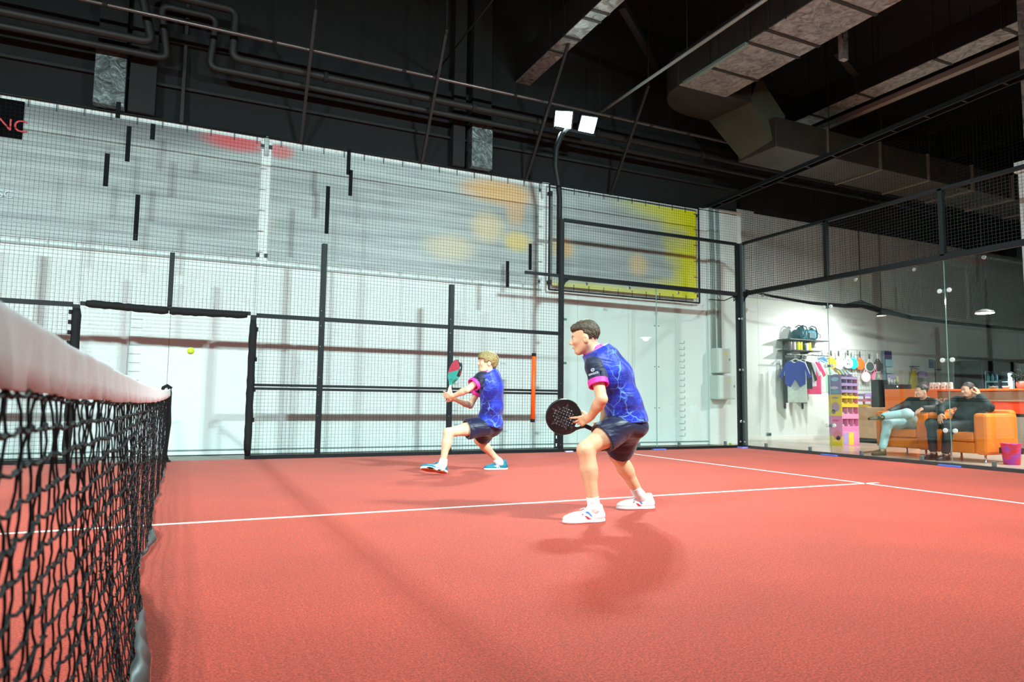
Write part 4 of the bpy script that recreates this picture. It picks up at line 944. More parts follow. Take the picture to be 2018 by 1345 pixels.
# racket wall
rg = thing('racket_grid', 'white wire grid on the shop wall holding rackets', 'wire grid', (15.4, 6.95, 1.3))
L = []
for i in range(27): L.append(((14.2+i*0.1, 6.955, 1.25), (14.2+i*0.1, 6.955, 2.27)))
for i in range(9): L.append(((14.2, 6.96, 1.25+i*0.1275), (16.8, 6.96, 1.25+i*0.1275)))
wires(L, 0.004).obj('wire_grid', mat('white_wire', (196, 200, 196), 0.5), rg, kind='stuff')
def racket_outline(w_, l, n=28):
    out = []
    for i in range(n):
        a = 2*PI*i/n; s = math.sin(a)
        out.append((w_/2*math.cos(a)*(1-0.18*max(0, s)**2), l/2*s))
    return out
def wall_racket(label, x, z, c, rim, grip, yaw=0.35, tilt=0.0, hang=True, w_=0.25, l=0.27):
    t = thing('padel_racket', label, 'racket', (x, 6.88, z), 'rackets on the shop wall')
    ax = Vector((math.cos(yaw)*math.cos(tilt), -math.sin(yaw)*math.cos(tilt), math.sin(tilt))); az = Vector((-math.sin(tilt), 0, math.cos(tilt))); nn = ax.cross(az).normalized(); 
    if nn.y > 0: nn = -nn
    key = '%d_%d_%d' % c
    o = Vector((x, 6.88, z))
    MB().prism(racket_outline(w_, l), o - nn*0.018, ax, az, nn, 0.036).obj('frame', mat('rim_%d_%d_%d' % rim, rim, 0.4), t)
    MB().prism(racket_outline(w_*0.86, l*0.88), o + nn*0.018, ax, az, nn, 0.003).obj('face', mat('face_' + key, c, 0.4), t)
    s_ = 1 if hang else -1
    MB().tube([o + az*l*0.45 + ax*0.05, o + az*(l*0.5+0.07)], 0.012, 8).obj('throat', mat('rim_%d_%d_%d' % rim, rim), t)
    MB().tube([o + az*l*0.45 - ax*0.05, o + az*(l*0.5+0.07)], 0.012, 8).obj('throat', mat('rim_%d_%d_%d' % rim, rim), t)
    MB().tube([o + az*(l*0.5+0.05), o + az*(l*0.5+0.19)], 0.017, 10).obj('grip', mat('grip_%d_%d_%d' % grip, grip, 0.7), t, smooth=True)
    MB().tube([o + az*(l*0.5+0.18) + Vector((0, 0.0, 0)), o + az*(l*0.5+0.2) + Vector((0, 0.075, 0.02))], 0.005, 5).obj('hook', M_chrome, t)
    return t, o + nn*0.0215, ax, az, nn
GB = (70, 70, 66)
wall_racket('light blue racket at the left end of the racket wall', 14.44, 1.89, (96, 160, 216), (120, 176, 220), (200, 200, 200), 1.1)
wall_racket('bright yellow racket, second from the left', 14.74, 1.87, (255, 200, 0), (255, 186, 0), GB)
wall_racket('cream patterned racket between the yellow and white rackets', 15.01, 1.87, (222, 222, 190), (206, 216, 200), GB)
wrk = wall_racket('white racket with black marks in the centre of the wall', 15.34, 1.90, (244, 246, 250), (235, 238, 245), GB)
for poly in ([(-.045, -.03), (-.01, -.045), (.0, -.01), (-.03, .0)], [(.015, -.04), (.06, -.035), (.02, .0)], [(-.02, .06), (.02, .06), (0, .1)]): MB().prism(poly, wrk[1], wrk[2], wrk[3], wrk[4], 0.002).obj('print', M_bk, wrk[0])
wall_racket('cyan racket half hidden behind the white one', 15.53, 1.89, (20, 222, 232), (0, 200, 214), (225, 225, 225))
wall_racket('orange racket right of the cyan one', 15.785, 1.877, (255, 122, 24), (255, 110, 10), GB)
wall_racket('dark grey racket with a white rim', 16.14, 1.84, (72, 88, 86), (226, 228, 226), GB)
wall_racket('black racket with a white grip at the right end', 16.45, 1.86, (36, 36, 40), (20, 20, 22), (240, 240, 240), 0.9)
wall_racket('white racket with pale pink rim in the lower row', 15.98, 1.57, (236, 240, 240), (244, 200, 214), (236, 240, 240))
wall_racket('pink racket in the lower row', 16.36, 1.58, (240, 150, 190), (238, 120, 170), (240, 200, 214))
# flyer stand, hanging bags, wall bits
fs_ = thing('flyer_rack', 'narrow flyer rack with a purple header right of the rackets', 'flyer rack', (16.85, 6.9, 1.4))
for i, (c, za, zb) in enumerate((((74, 52, 110), 2.06, 2.27), ((150, 200, 220), 1.86, 2.04), ((176, 210, 206), 1.68, 1.84), ((196, 186, 226), 1.45, 1.66))):
    MB().bb(16.72, 16.98, 6.86-i*0.02, 6.875-i*0.02, za, zb).obj('flyer', mat('flyer_%d' % i, c, 0.5), fs_)
MB().bb(16.71, 16.99, 6.88, 6.95, 1.1, 2.28).obj('back', mat('flyer_back', (120, 150, 160), 0.5), fs_)
yb = thing('tote_bag', 'yellow tote bag hanging on the grey wall', 'bag', (17.8, 6.9, 1.3))
MB().prism([(-0.16, 0), (0.12, 0), (0.14, 0.42), (0.06, 0.55), (-0.02, 0.5)], (17.85, 6.93, 1.25), (1, 0, 0), (0, 0, 1), (0, -1, 0), 0.07).obj('body', mat('tote_yellow', (206, 190, 40), 0.7), yb, bevel=0.01)
MB().tube([(17.8, 6.9, 1.74), (17.86, 6.9, 1.9), (17.92, 6.9, 1.78)], 0.012, 6).obj('strap', mat('tote_red', (150, 60, 56), 0.7), yb)
MB().bb(17.84, 18.1, 6.86, 6.98, 1.89, 1.91).obj('hook', M_bk, yb)
cpx = thing('cap', 'lilac cap hanging beside the yellow tote bag', 'cap', (18.16, 6.85, 1.6))
MB().lathe((18.16, 6.85, 1.6), [(0.13, 0), (0.135, 0.05), (0.11, 0.13), (0.05, 0.18), (0.01, 0.185)], 18).obj('crown', mat('cap_lilac', (166, 150, 196), 0.8), cpx, smooth=True)
MB().prism([(-0.12, 0), (0.12, 0), (0.09, -0.08), (0, -0.11), (-0.09, -0.08)], (18.18, 6.73, 1.60), (1, 0, 0), (0, 1, 0), (0, 0, 1), 0.012).obj('peak', mat('cap_lilac', (166, 150, 196)), cpx)
pk = thing('cap', 'pink cap hanging below the lilac cap', 'cap', (18.15, 6.85, 1.42))
MB().lathe((18.25, 6.85, 1.36), [(0.12, 0), (0.12, 0.05), (0.1, 0.11), (0.03, 0.15)], 18).obj('crown', mat('cap_pink', (214, 160, 176), 0.8), pk, smooth=True)
MB().prism([(-0.11, 0), (0.11, 0), (0.08, -0.08), (0, -0.1), (-0.08, -0.08)], (18.28, 6.74, 1.36), (1, 0, 0), (0, 1, 0), (0, 0, 1), 0.012).obj('peak', mat('cap_pink', (214, 160, 176)), pk)
sg_ = thing('wall_sign', 'small dark blue sign on the grey lounge wall', 'sign', (18.76, 6.97, 2.0)); MB().bb(18.66, 18.86, 6.965, 6.985, 1.88, 2.12).obj('plate', mat('sign_blue', (40, 44, 110), 0.5), sg_, bevel=0.004)
MB().bb(18.69, 18.83, 6.96, 6.965, 2.05, 2.09).obj('print', mat('sign_print', (80, 88, 160), 0.5), sg_)
wc = thing('wall_conduit', 'thin dark conduit below the blue wall sign', 'conduit', (18.9, 6.98, 1.6)); MB().tube([(18.92, 6.98, 2.1), (18.92, 6.98, 1.4), (19.4, 6.98, 1.4)], 0.015, 6).obj('tube', M_bk, wc); MB().bb(18.9, 19.2, 6.97, 6.988, 1.84, 1.86).obj('branch', M_bk, wc)
so = thing('wall_socket', 'grey socket low on the lounge wall', 'socket', (12.7, 6.98, 0.08)); MB().bb(12.64, 12.77, 6.955, 6.976, 0.10, 0.17).obj('plate', mat('socket_grey', (96, 116, 112), 0.5), so, bevel=0.004); MB().bb(12.66, 12.70, 6.95, 6.955, 0.12, 0.15).obj('outlet', M_bk, so); MB().bb(12.71, 12.75, 6.95, 6.955, 0.12, 0.15).obj('outlet', M_bk, so)
dc = thing('dome_camera', 'small white dome camera high on the lounge wall', 'camera', (12.07, 6.9, 3.0)); MB().lathe((12.07, 6.99, 3.03), [(0.06, 0), (0.06, -0.03), (0.05, -0.06), (0.02, -0.09)], 16, (0, 1, 0)).obj('dome', M_wh, dc, smooth=True); MB().lathe((12.07, 6.99, 3.03), [(0.075, 0), (0.075, -0.015)], 16, (0, 1, 0)).obj('base', M_wh, dc)
# fridge
fr = thing('drinks_fridge', 'black double door drinks fridge with lit interior', 'fridge', (20.45, 6.6, 0))
MB().bb(19.72, 21.2, 6.96, 6.985, 0, 2.1).obj('back', mat('fridge_liner', (190, 214, 216), 0.4), fr); MB().bb(19.72, 19.76, 6.22, 6.96, 0, 2.1).obj('side', mat('fridge_side', (28, 40, 40), 0.4), fr); MB().bb(21.16, 21.2, 6.22, 6.96, 0, 2.1).obj('side', M_bk, fr)
MB().bb(19.72, 21.2, 6.22, 6.96, 1.86, 2.1).obj('header', M_bk, fr); MB().bb(19.72, 21.2, 6.22, 6.96, 0, 0.2).obj('kick', M_bk, fr)
for z in (0.2, 0.55, 0.9, 1.22, 1.54): MB().bb(19.76, 21.16, 6.3, 6.96, z, z+0.012).obj('shelf', mat('fridge_shelf', (170, 190, 190), 0.4), fr)
for k, (xa, xb) in enumerate(((19.74, 20.46), (20.48, 21.18))):
    d = MB().bb(xa, xb, 6.19, 6.2, 0.2, 1.86).obj('door', M_glass, fr)
    for q in ((xa, xa+0.05, 0.2, 1.86), (xb-0.05, xb, 0.2, 1.86), (xa, xb, 0.2, 0.25), (xa, xb, 1.81, 1.86)): MB().bb(q[0], q[1], 6.18, 6.21, q[2], q[3]).obj('door_frame', M_bk, d)
MB().bb(21.0, 21.13, 6.24, 6.27, 0.25, 1.78).obj('lamp', mat('fridge_lamp', (235, 250, 255), 0.4, emit=(215, 245, 255), estr=22), fr)
MB().bb(19.8, 19.84, 6.24, 6.27, 0.25, 1.78).obj('lamp', MATS['fridge_lamp'], fr)
text_obj('lettering', 'Drinks', 0.13, mat('fridge_text', (110, 130, 128), 0.5), fr, (20.5, 6.215, 1.97), (1, 0, 0), (0, 0, 1)) if False else None
ORD = ('first', 'second', 'third', 'fourth', 'fifth', 'sixth')
for i in range(6):
    x = 19.92 + i*0.19
    for z in (1.232, 1.552):
        o = MB().lathe((x, 6.5, z), [(0.033, 0), (0.034, 0.12), (0.014, 0.18), (0.014, 0.21)], 10).obj('drink_bottle', mat('drink_%d' % (i % 4), ((150, 210, 220), (90, 170, 200), (200, 230, 235), (120, 190, 170))[i % 4], 0.25), smooth=True)
        tag(o, ORD[i] + ' drink bottle from the left on the ' + ('top' if z > 1.5 else 'second') + ' fridge shelf', 'bottle', 'drinks inside the fridge')
# bucket
bk = thing('ball_bucket', 'pink and purple bucket standing by the end glass', 'bucket', (11.3, 0.92, 0))
def bucket_mat():
    m, nt, b = nodes_of('bucket_print')
    tc = N(nt, 'TexCoord'); n = N(nt, 'TexNoise', i_Scale=9.0, i_Detail=2.0); nt.links.new(tc.outputs['Object'], n.inputs['Vector'])
    r = ramp(nt, [(0.38, lin((226, 22, 70))), (0.5, lin((236, 30, 120))), (0.56, lin((176, 50, 190)))]); nt.links.new(n.outputs['Fac'], r.inputs[0])
    nt.links.new(r.outputs[0], b.inputs['Base Color']); b.inputs['Roughness'].default_value = 0.35; return m
bx_, by_ = 11.3, 0.92
MB().lathe((bx_, by_, 0), [(0.10, 0), (0.105, 0.01), (0.13, 0.29), (0.138, 0.30), (0.138, 0.31), (0.125, 0.305), (0.1, 0.02)], 28, caps=True).obj('tub', bucket_mat(), bk, smooth=True)
for s in (-1, 1): MB().box((bx_+0.10*s*0.6, by_-0.10*s, 0.2), (0.05, 0.05, 0.09)).obj('handle', M_bk, bk, bevel=0.008)
pcd = MB().tube([(14.1, 5.1, 0.1), (13.4, 4.5, 0.01), (12.4, 3.8, 0.008), (11.7, 3.5, 0.008), (11.2, 3.3, 0.008)], 0.006, 6).obj('power_cord', mat('cord_red', (130, 60, 50), 0.5), smooth=True); tag(pcd, 'thin red power cord on the lounge floor', 'cord')
# ------------------------------------------------------------------ implicit surface modelling for people, rackets and shoes
class Field:
    """signed distance field on a regular grid; parts are blended in and the zero surface becomes one mesh"""
    def __init__(s, lo, hi, h):
        s.lo = np.array(lo, np.float32); s.h = h
        s.n = np.ceil((np.array(hi) - np.array(lo)) / h).astype(int) + 1
        s.f = np.full(tuple(s.n), 0.5, np.float32)
    def win(s, lo, hi):
        a = np.clip(np.floor((np.array(lo) - s.lo) / s.h).astype(int), 0, s.n - 1)
        b = np.clip(np.ceil((np.array(hi) - s.lo) / s.h).astype(int) + 1, 1, s.n)
        sl = tuple(slice(int(i), int(max(j, i+1))) for i, j in zip(a, b))
        ax = [s.lo[k] + s.h * np.arange(sl[k].start, sl[k].stop, dtype=np.float32) for k in range(3)]
        return sl, np.meshgrid(*ax, indexing='ij', sparse=True)
    def put(s, sl, d, k, op):
        a = s.f[sl]
        if op == 'sub': d = -d
        if k > 1e-6:
            hh = np.maximum(k - np.abs(a - d), 0) / k
            r = (np.minimum(a, d) - hh*hh*k/4) if op == 'add' else (np.maximum(a, d) + hh*hh*k/4)
        else: r = np.minimum(a, d) if op == 'add' else np.maximum(a, d)
        s.f[sl] = r
    def cone(s, a, b, ra, rb, k=0.02, op='add', flat=None):
        a, b = np.array(a, np.float32), np.array(b, np.float32); m = max(ra, rb) + k + 3*s.h + 0.01
        sl, (X, Y, Z) = s.win(np.minimum(a, b) - m, np.maximum(a, b) + m)
        ba = b - a; L = max(float(ba @ ba), 1e-9)
        t = np.clip(((X-a[0])*ba[0] + (Y-a[1])*ba[1] + (Z-a[2])*ba[2]) / L, 0, 1)
        d = np.sqrt((X-a[0]-t*ba[0])**2 + (Y-a[1]-t*ba[1])**2 + (Z-a[2]-t*ba[2])**2) - (ra + (rb-ra)*t)
        s.put(sl, d, k, op); return s
    def chain(s, pts, rs, k=0.015):
        for i in range(len(pts)-1): s.cone(pts[i], pts[i+1], rs[i], rs[i+1], k)
        return s
    def ell(s, c, rad, R=None, k=0.02, op='add'):
        c = np.array(c, np.float32); rad = np.array(rad, np.float32); m = float(rad.max()) + k + 3*s.h + 0.01
        sl, (X, Y, Z) = s.win(c - m, c + m); X, Y, Z = X-c[0], Y-c[1], Z-c[2]
        if R is not None: X, Y, Z = (R[0][0]*X+R[0][1]*Y+R[0][2]*Z, R[1][0]*X+R[1][1]*Y+R[1][2]*Z, R[2][0]*X+R[2][1]*Y+R[2][2]*Z)
        k0 = np.sqrt((X/rad[0])**2 + (Y/rad[1])**2 + (Z/rad[2])**2); k1 = np.sqrt((X/rad[0]**2)**2 + (Y/rad[1]**2)**2 + (Z/rad[2]**2)**2) + 1e-6
        s.put(sl, k0*(k0-1)/k1, k, op); return s
    def rbox(s, c, half, r, R=None, k=0.01, op='add'):
        c = np.array(c, np.float32); m = float(np.linalg.norm(half)) + k + 3*s.h + 0.01
        sl, (X, Y, Z) = s.win(c - m, c + m); X, Y, Z = X-c[0], Y-c[1], Z-c[2]
        if R is not None: X, Y, Z = (R[0][0]*X+R[0][1]*Y+R[0][2]*Z, R[1][0]*X+R[1][1]*Y+R[1][2]*Z, R[2][0]*X+R[2][1]*Y+R[2][2]*Z)
        qx, qy, qz = np.abs(X)-half[0]+r, np.abs(Y)-half[1]+r, np.abs(Z)-half[2]+r
        d = np.sqrt(np.maximum(qx, 0)**2 + np.maximum(qy, 0)**2 + np.maximum(qz, 0)**2) + np.minimum(np.maximum(qx, np.maximum(qy, qz)), 0) - r
        s.put(sl, d, k, op); return s
    def cut(s, p, n, k=0.004):
        """remove everything on the side n points to"""
        p = np.array(p, np.float32); n = np.array(n, np.float32); n = n/np.linalg.norm(n)
        sl, (X, Y, Z) = s.win(s.lo, s.lo + s.n*s.h)
        s.put(sl, -((X-p[0])*n[0] + (Y-p[1])*n[1] + (Z-p[2])*n[2]), k, 'sub'); return s
    def noise(s, amp, freq, seed=0, direction=None):
        rg = np.random.RandomState(seed); sl, (X, Y, Z) = s.win(s.lo, s.lo + s.n*s.h)
        d = 0
        for i in range(5):
            v = rg.normal(size=3) if direction is None else np.array(direction) + 0.45*rg.normal(size=3)
            v = v/np.linalg.norm(v)*freq*(0.6+1.1*rg.rand()); d = d + np.sin(X*v[0]+Y*v[1]+Z*v[2]+rg.rand()*6.28)
        s.f += (amp/2.2)*d.astype(np.float32); return s
    def mesh(s, name):
        f = s.f; ins = f < 0; nx_, ny_, nz_ = f.shape
        c8 = np.zeros((nx_-1, ny_-1, nz_-1), np.uint8)
        for dx in (0, 1):
            for dy in (0, 1):
                for dz in (0, 1): c8 += ins[dx:nx_-1+dx, dy:ny_-1+dy, dz:nz_-1+dz]
        act = (c8 > 0) & (c8 < 8); I = np.argwhere(act)
        idx = np.full(act.shape, -1, np.int64); idx[act] = np.arange(len(I))
        C = {(a, b_, c): f[I[:, 0]+a, I[:, 1]+b_, I[:, 2]+c] for a in (0, 1) for b_ in (0, 1) for c in (0, 1)}
        acc = np.zeros((len(I), 3)); cnt = np.zeros(len(I))
        for a in C:
            for ax in range(3):
                if a[ax]: continue
                b_ = list(a); b_[ax] = 1; b_ = tuple(b_); va, vb = C[a], C[b_]; m = (va < 0) != (vb < 0)
                t = np.where(m, va/(va-vb+1e-12), 0); p = np.tile(np.array(a, float), (len(I), 1)); p[:, ax] += t
                acc[m] += p[m]; cnt[m] += 1
        V = s.lo + s.h*(I + acc/np.maximum(cnt, 1)[:, None])
        F = []
        for ax in range(3):
            A = [slice(1, -1)]*3; A[ax] = slice(0, -1); B = [slice(1, -1)]*3; B[ax] = slice(1, None)
            a_, b2 = ins[tuple(A)], ins[tuple(B)]
            for flip in (0, 1):
                E = np.argwhere(a_ & ~b2 if not flip else ~a_ & b2)
                if not len(E): continue
                E = E + np.array([0 if k == ax else 1 for k in range(3)])
                u_, v_ = [(1, 2), (2, 0), (0, 1)][ax]
                q = []
                for du, dv in ((-1, -1), (0, -1), (0, 0), (-1, 0)):
                    e = E.copy(); e[:, u_] += du; e[:, v_] += dv; q.append(idx[e[:, 0], e[:, 1], e[:, 2]])
                q = np.stack(q, 1); F.append(q[:, ::-1] if flip else q)
        F = np.concatenate(F); F = F[(F >= 0).all(1)]
        me = bpy.data.meshes.new(name)
        me.vertices.add(len(V)); me.vertices.foreach_set('co', V.astype(np.float32).ravel())
        me.loops.add(len(F)*4); me.loops.foreach_set('vertex_index', F.astype(np.int32).ravel())
        me.polygons.add(len(F)); me.polygons.foreach_set('loop_start', np.arange(0, len(F)*4, 4, dtype=np.int32)); me.polygons.foreach_set('loop_total', np.full(len(F), 4, np.int32))
        me.update(); me.validate(); return me
def V3(p): return np.array(p, float)
def unit(v): v = np.array(v, float); return v/np.linalg.norm(v)
def lerp(a, b, t): return V3(a)*(1-t) + V3(b)*t
def bounds(pts, m):
    P = np.array(pts, float); return P.min(0)-m, P.max(0)+m
def frame(fwd, upv):
    f = unit(fwd); sd = unit(np.cross(upv, f)); u_ = np.cross(f, sd); return f, sd, u_       # forward, left, up

def skin_mat(name, rgb):
    m, nt, b = nodes_of(name)
    tc = N(nt, 'TexCoord'); n = N(nt, 'TexNoise', i_Scale=14.0, i_Detail=4.0); nt.links.new(tc.outputs['Object'], n.inputs['Vector'])
    d = tuple(max(0, int(c*0.93)) for c in rgb)
    r = ramp(nt, [(0.35, lin((rgb[0], d[1], d[2]))), (0.65, lin(rgb))]); nt.links.new(n.outputs['Fac'], r.inputs[0]); nt.links.new(r.outputs[0], b.inputs['Base Color'])
    b.inputs['Roughness'].default_value = 0.5; b.inputs['Subsurface Weight'].default_value = 0.12; b.inputs['Subsurface Radius'].default_value = (0.02, 0.008, 0.004); b.inputs['Subsurface Scale'].default_value = 0.6
    return m
M_eye = mat('eye_white', (235, 232, 228), 0.25); M_iris = mat('eye_iris', (52, 40, 32), 0.2); M_lip = mat('lips', (196, 120, 108), 0.5)
def head_into(F, c, f, sd, u_, s=1.0):
    P = lambda a, b_, z: V3(c) + s*(f*a + sd*b_ + u_*z); R = [f, sd, u_]
    F.ell(P(-.014, 0, .032), np.array((.098, .076, .086))*s, R, .02)
    F.ell(P(.026, 0, -.028), np.array((.066, .060, .086))*s, R, .03)
    F.ell(P(.060, 0, -.098), np.array((.026, .024, .02))*s, R, .02)
    for g in (-1, 1):
        F.cone(P(-.012, .054*g, -.045), P(.052, .016*g, -.098), .018*s, .018*s, .025)
        F.ell(P(.062, .036*g, -.025), np.array((.024, .02, .02))*s, R, .02)
        F.ell(P(-.012, .079*g, -.012), np.array((.023, .014, .034))*s, R, .006)
        F.ell(P(-.004, .092*g, -.008), np.array((.011, .006, .018))*s, R, .004, 'sub')
        F.ell(P(.088, .031*g, .004), np.array((.014, .014, .009))*s, R, .012, 'sub')
    F.cone(P(.082, -.034, .024), P(.082, .034, .024), .011*s, .011*s, .015)
    F.cone(P(.086, 0, .008), P(.110, 0, -.030), .008*s, .011*s, .012)
    for g in (-1, 1): F.ell(P(.098, .010*g, -.036), np.array((.010, .008, .008))*s, R, .008)
    F.cone(P(.086, -.016, -.060), P(.086, .016, -.060), .0085*s, .0085*s, .008)
    F.cone(P(.083, -.013, -.072), P(.083, .013, -.072), .0085*s, .0085*s, .008)
def face_parts(root, c, f, sd, u_, s, skin, browm):
    P = lambda a, b_, z: V3(c) + s*(f*a + sd*b_ + u_*z)
    for g in (-1, 1):
        e = uv_sphere(P(.0735, .031*g, .003), .0125*s, 14, 10).obj('eye', M_eye, root, smooth=True)
        uv_sphere(P(.0818, .031*g, .003), .0055*s, 10, 8).obj('iris', M_iris, e, smooth=True)
        MB().tube([P(.088, .014*g, .020), P(.090, .032*g, .026), P(.080, .050*g, .020)], [.003*s, .004*s, .002*s], 6).obj('eyebrow', browm, root, smooth=True)
    MB().tube([P(.091, -.020, -.066), P(.0965, 0, -.066), P(.091, .020, -.066)], [.002*s, .0045*s, .002*s], 6).obj('mouth', M_lip, root, smooth=True)
def hand_into(F, wrist, fwd, palm_n, side, fingers, s=1.0, thumb=None):
    """wrist point, fwd = direction of the metacarpals, palm_n = out of the palm, side = towards the thumb;
    fingers: four lists of bend angles (degrees towards the palm), thumb: (out, forward, palm) mix"""
    f = unit(fwd); n = unit(np.array(palm_n) - f*np.dot(palm_n, f)); sd = unit(side - f*np.dot(side, f) - n*np.dot(side, n))
    w_ = V3(wrist)
    F.cone(w_ - f*.01, w_ + f*.03*s, .024*s, .026*s, .012)
    for g in (-.026, -.009, .009, .027): F.cone(w_ + f*.02*s + sd*g*.7*s, w_ + f*.082*s + sd*g*s, .014*s, .0115*s, .012)
    lens = (.072, .080, .074, .058)
    for i, bends in enumerate(fingers):
        g = (.027, .009, -.009, -.026)[i]
        p = w_ + f*(.084 if i in (1, 2) else .078)*s + sd*g*s; a = 0; d = f
        sp_ = bends[3] if len(bends) > 3 else 0
        for j, frac in enumerate((.45, .31, .24)):
            a += math.radians(bends[j]); d = f*math.cos(a) + n*math.sin(a) + sd*sp_*0.2; d = unit(d)
            q = p + d*lens[i]*frac*1.15*s; F.cone(p, q, (.0095-.001*j)*s, (.0088-.001*j)*s, .006); p = q
    if thumb is not None:
        t0 = w_ + f*.022*s + sd*.02*s; d = unit(sd*thumb[0] + f*thumb[1] + n*thumb[2])
        t1 = t0 + d*.042*s; d2 = unit(sd*thumb[0]*0.5 + f*thumb[1]*1.2 + n*(thumb[2]+.35)); t2 = t1 + d2*.032*s; t3 = t2 + unit(d2 + n*.3)*.025*s
        F.chain([t0, t1, t2, t3], [.0145*s, .012*s, .0105*s, .009*s], .008)
def shoe(root, heel, toe, upv, style, label_part='shoe'):
    """a trainer between heel point and toe point (ground level); returns the upper"""
    f = unit(V3(toe)-V3(heel)); L = float(np.linalg.norm(V3(toe)-V3(heel))); u_ = unit(np.array(upv) - f*np.dot(upv, f)); sd = np.cross(u_, f)
    P = lambda a, b_, z: V3(heel) + f*a + sd*b_ + u_*z
    lo, hi = bounds([P(-.03, -.08, -.02), P(L+.03, .08, .16), P(-.03, .08, .16), P(L+.03, -.08, -.02)], .03); k = L/.29; R = [f, sd, u_]
    h = style.get('h', .004)
    F = Field(lo, hi, h)
    F.ell(P(.055*k, 0, .045), (.06*k, .036, .05), R, .03); F.ell(P(.14*k, 0, .038), (.10*k, .04, .042), R, .03); F.ell(P(.215*k, 0, .03), (.078*k, .045, .034), R, .03)
    F.cone(P(.05*k, 0, .05), P(.05*k, 0, .095), .042, .040, .02); F.cone(P(.09*k, 0, .05), P(.105*k, 0, .085), .036, .03, .02)
    F.ell(P(.060*k, 0, .125), (.036, .030, .04), R, .006, 'sub')
    F.cut(P(0, 0, .018), -u_, .002)
    up_o = link_mesh('shoe', F.mesh('shoe'), style['upper'], root, True)
    S = Field(lo, hi, h)
    S.ell(P(.06*k, 0, .012), (.066*k, .040, .034), R, .02); S.ell(P(.15*k, 0, .012), (.12*k, .043, .03), R, .03); S.ell(P(.215*k, 0, .012), (.082*k, .050, .03), R, .02)
    S.cut(P(0, 0, .0), -u_, .003); S.cut(P(0, 0, .026), u_, .004)
    so_ = link_mesh('sole', S.mesh('sole'), style['sole'], up_o, True)
    T = Field(lo, hi, h)
    T.ell(P(.06*k, 0, .004), (.060*k, .036, .02), R, .02); T.ell(P(.2*k, 0, .004), (.09*k, .045, .02), R, .02); T.cut(P(0, 0, -.003), -u_, .002); T.cut(P(0, 0, .004), u_, .002)
    link_mesh('tread', T.mesh('tread'), style['tread'], up_o, True)
    for i in range(5):
        a = (.125 + i*.02)*k; z = .092 - i*.0085
        MB().tube([P(a, -.024, z-.014), P(a+.004, 0, z), P(a, .024, z-.014)], .0035, 6).obj('lace', style['lace'], up_o, smooth=True)
    MB().tube([P(.125*k, .0, .096), P(.15*k, .03, .098), P(.165*k, .035, .08), P(.14*k, .02, .09), P(.13*k, -.03, .095), P(.16*k, -.035, .085)], .003, 6).obj('lace', style['lace'], up_o, smooth=True)
    for (poly, m_) in style['marks']:
        for g in (-1, 1):
            b_ = MB(); pts = [P(x*k, 0, z) + sd*g*(.043 - .0*x - max(0, z-.045)*.35 + (0.006 if x > .17 else 0)) for x, z in poly]
            n_ = sd*g*.004; b_.add([Vector(p - n_*1.5) for p in pts] + [Vector(p + n_*.6) for p in pts], [tuple(range(len(pts))), tuple(range(2*len(pts)-1, len(pts)-1, -1))] + [(i, (i+1) % len(pts), len(pts)+(i+1) % len(pts), len(pts)+i) for i in range(len(pts))])
            b_.obj('mark', m_, up_o)
    return up_o
def fold_bump(nt, tc, b, sc=5.0, dist=0.035):
    mp = N(nt, 'Mapping'); mp.inputs['Rotation'].default_value = (0.4, 0.5, 0.3); mp.inputs['Scale'].default_value = (1.0, 1.0, 2.6); nt.links.new(tc.outputs['Object'], mp.inputs[0])
    n = N(nt, 'TexNoise', i_Scale=sc, i_Detail=2.0, i_Distortion=0.8); nt.links.new(mp.outputs[0], n.inputs['Vector'])
    bp = N(nt, 'Bump', i_Strength=0.55, i_Distance=dist); nt.links.new(n.outputs['Fac'], bp.inputs['Height']); nt.links.new(bp.outputs[0], b.inputs['Normal'])
def fold_mat(name, rgb, rough, noise):
    m, nt, b = nodes_of(name); tc = N(nt, 'TexCoord'); b.inputs['Base Color'].default_value = lin(rgb); b.inputs['Roughness'].default_value = rough; fold_bump(nt, tc, b, 6.0)
    b.inputs['Sheen Weight'].default_value = 0.2; return m
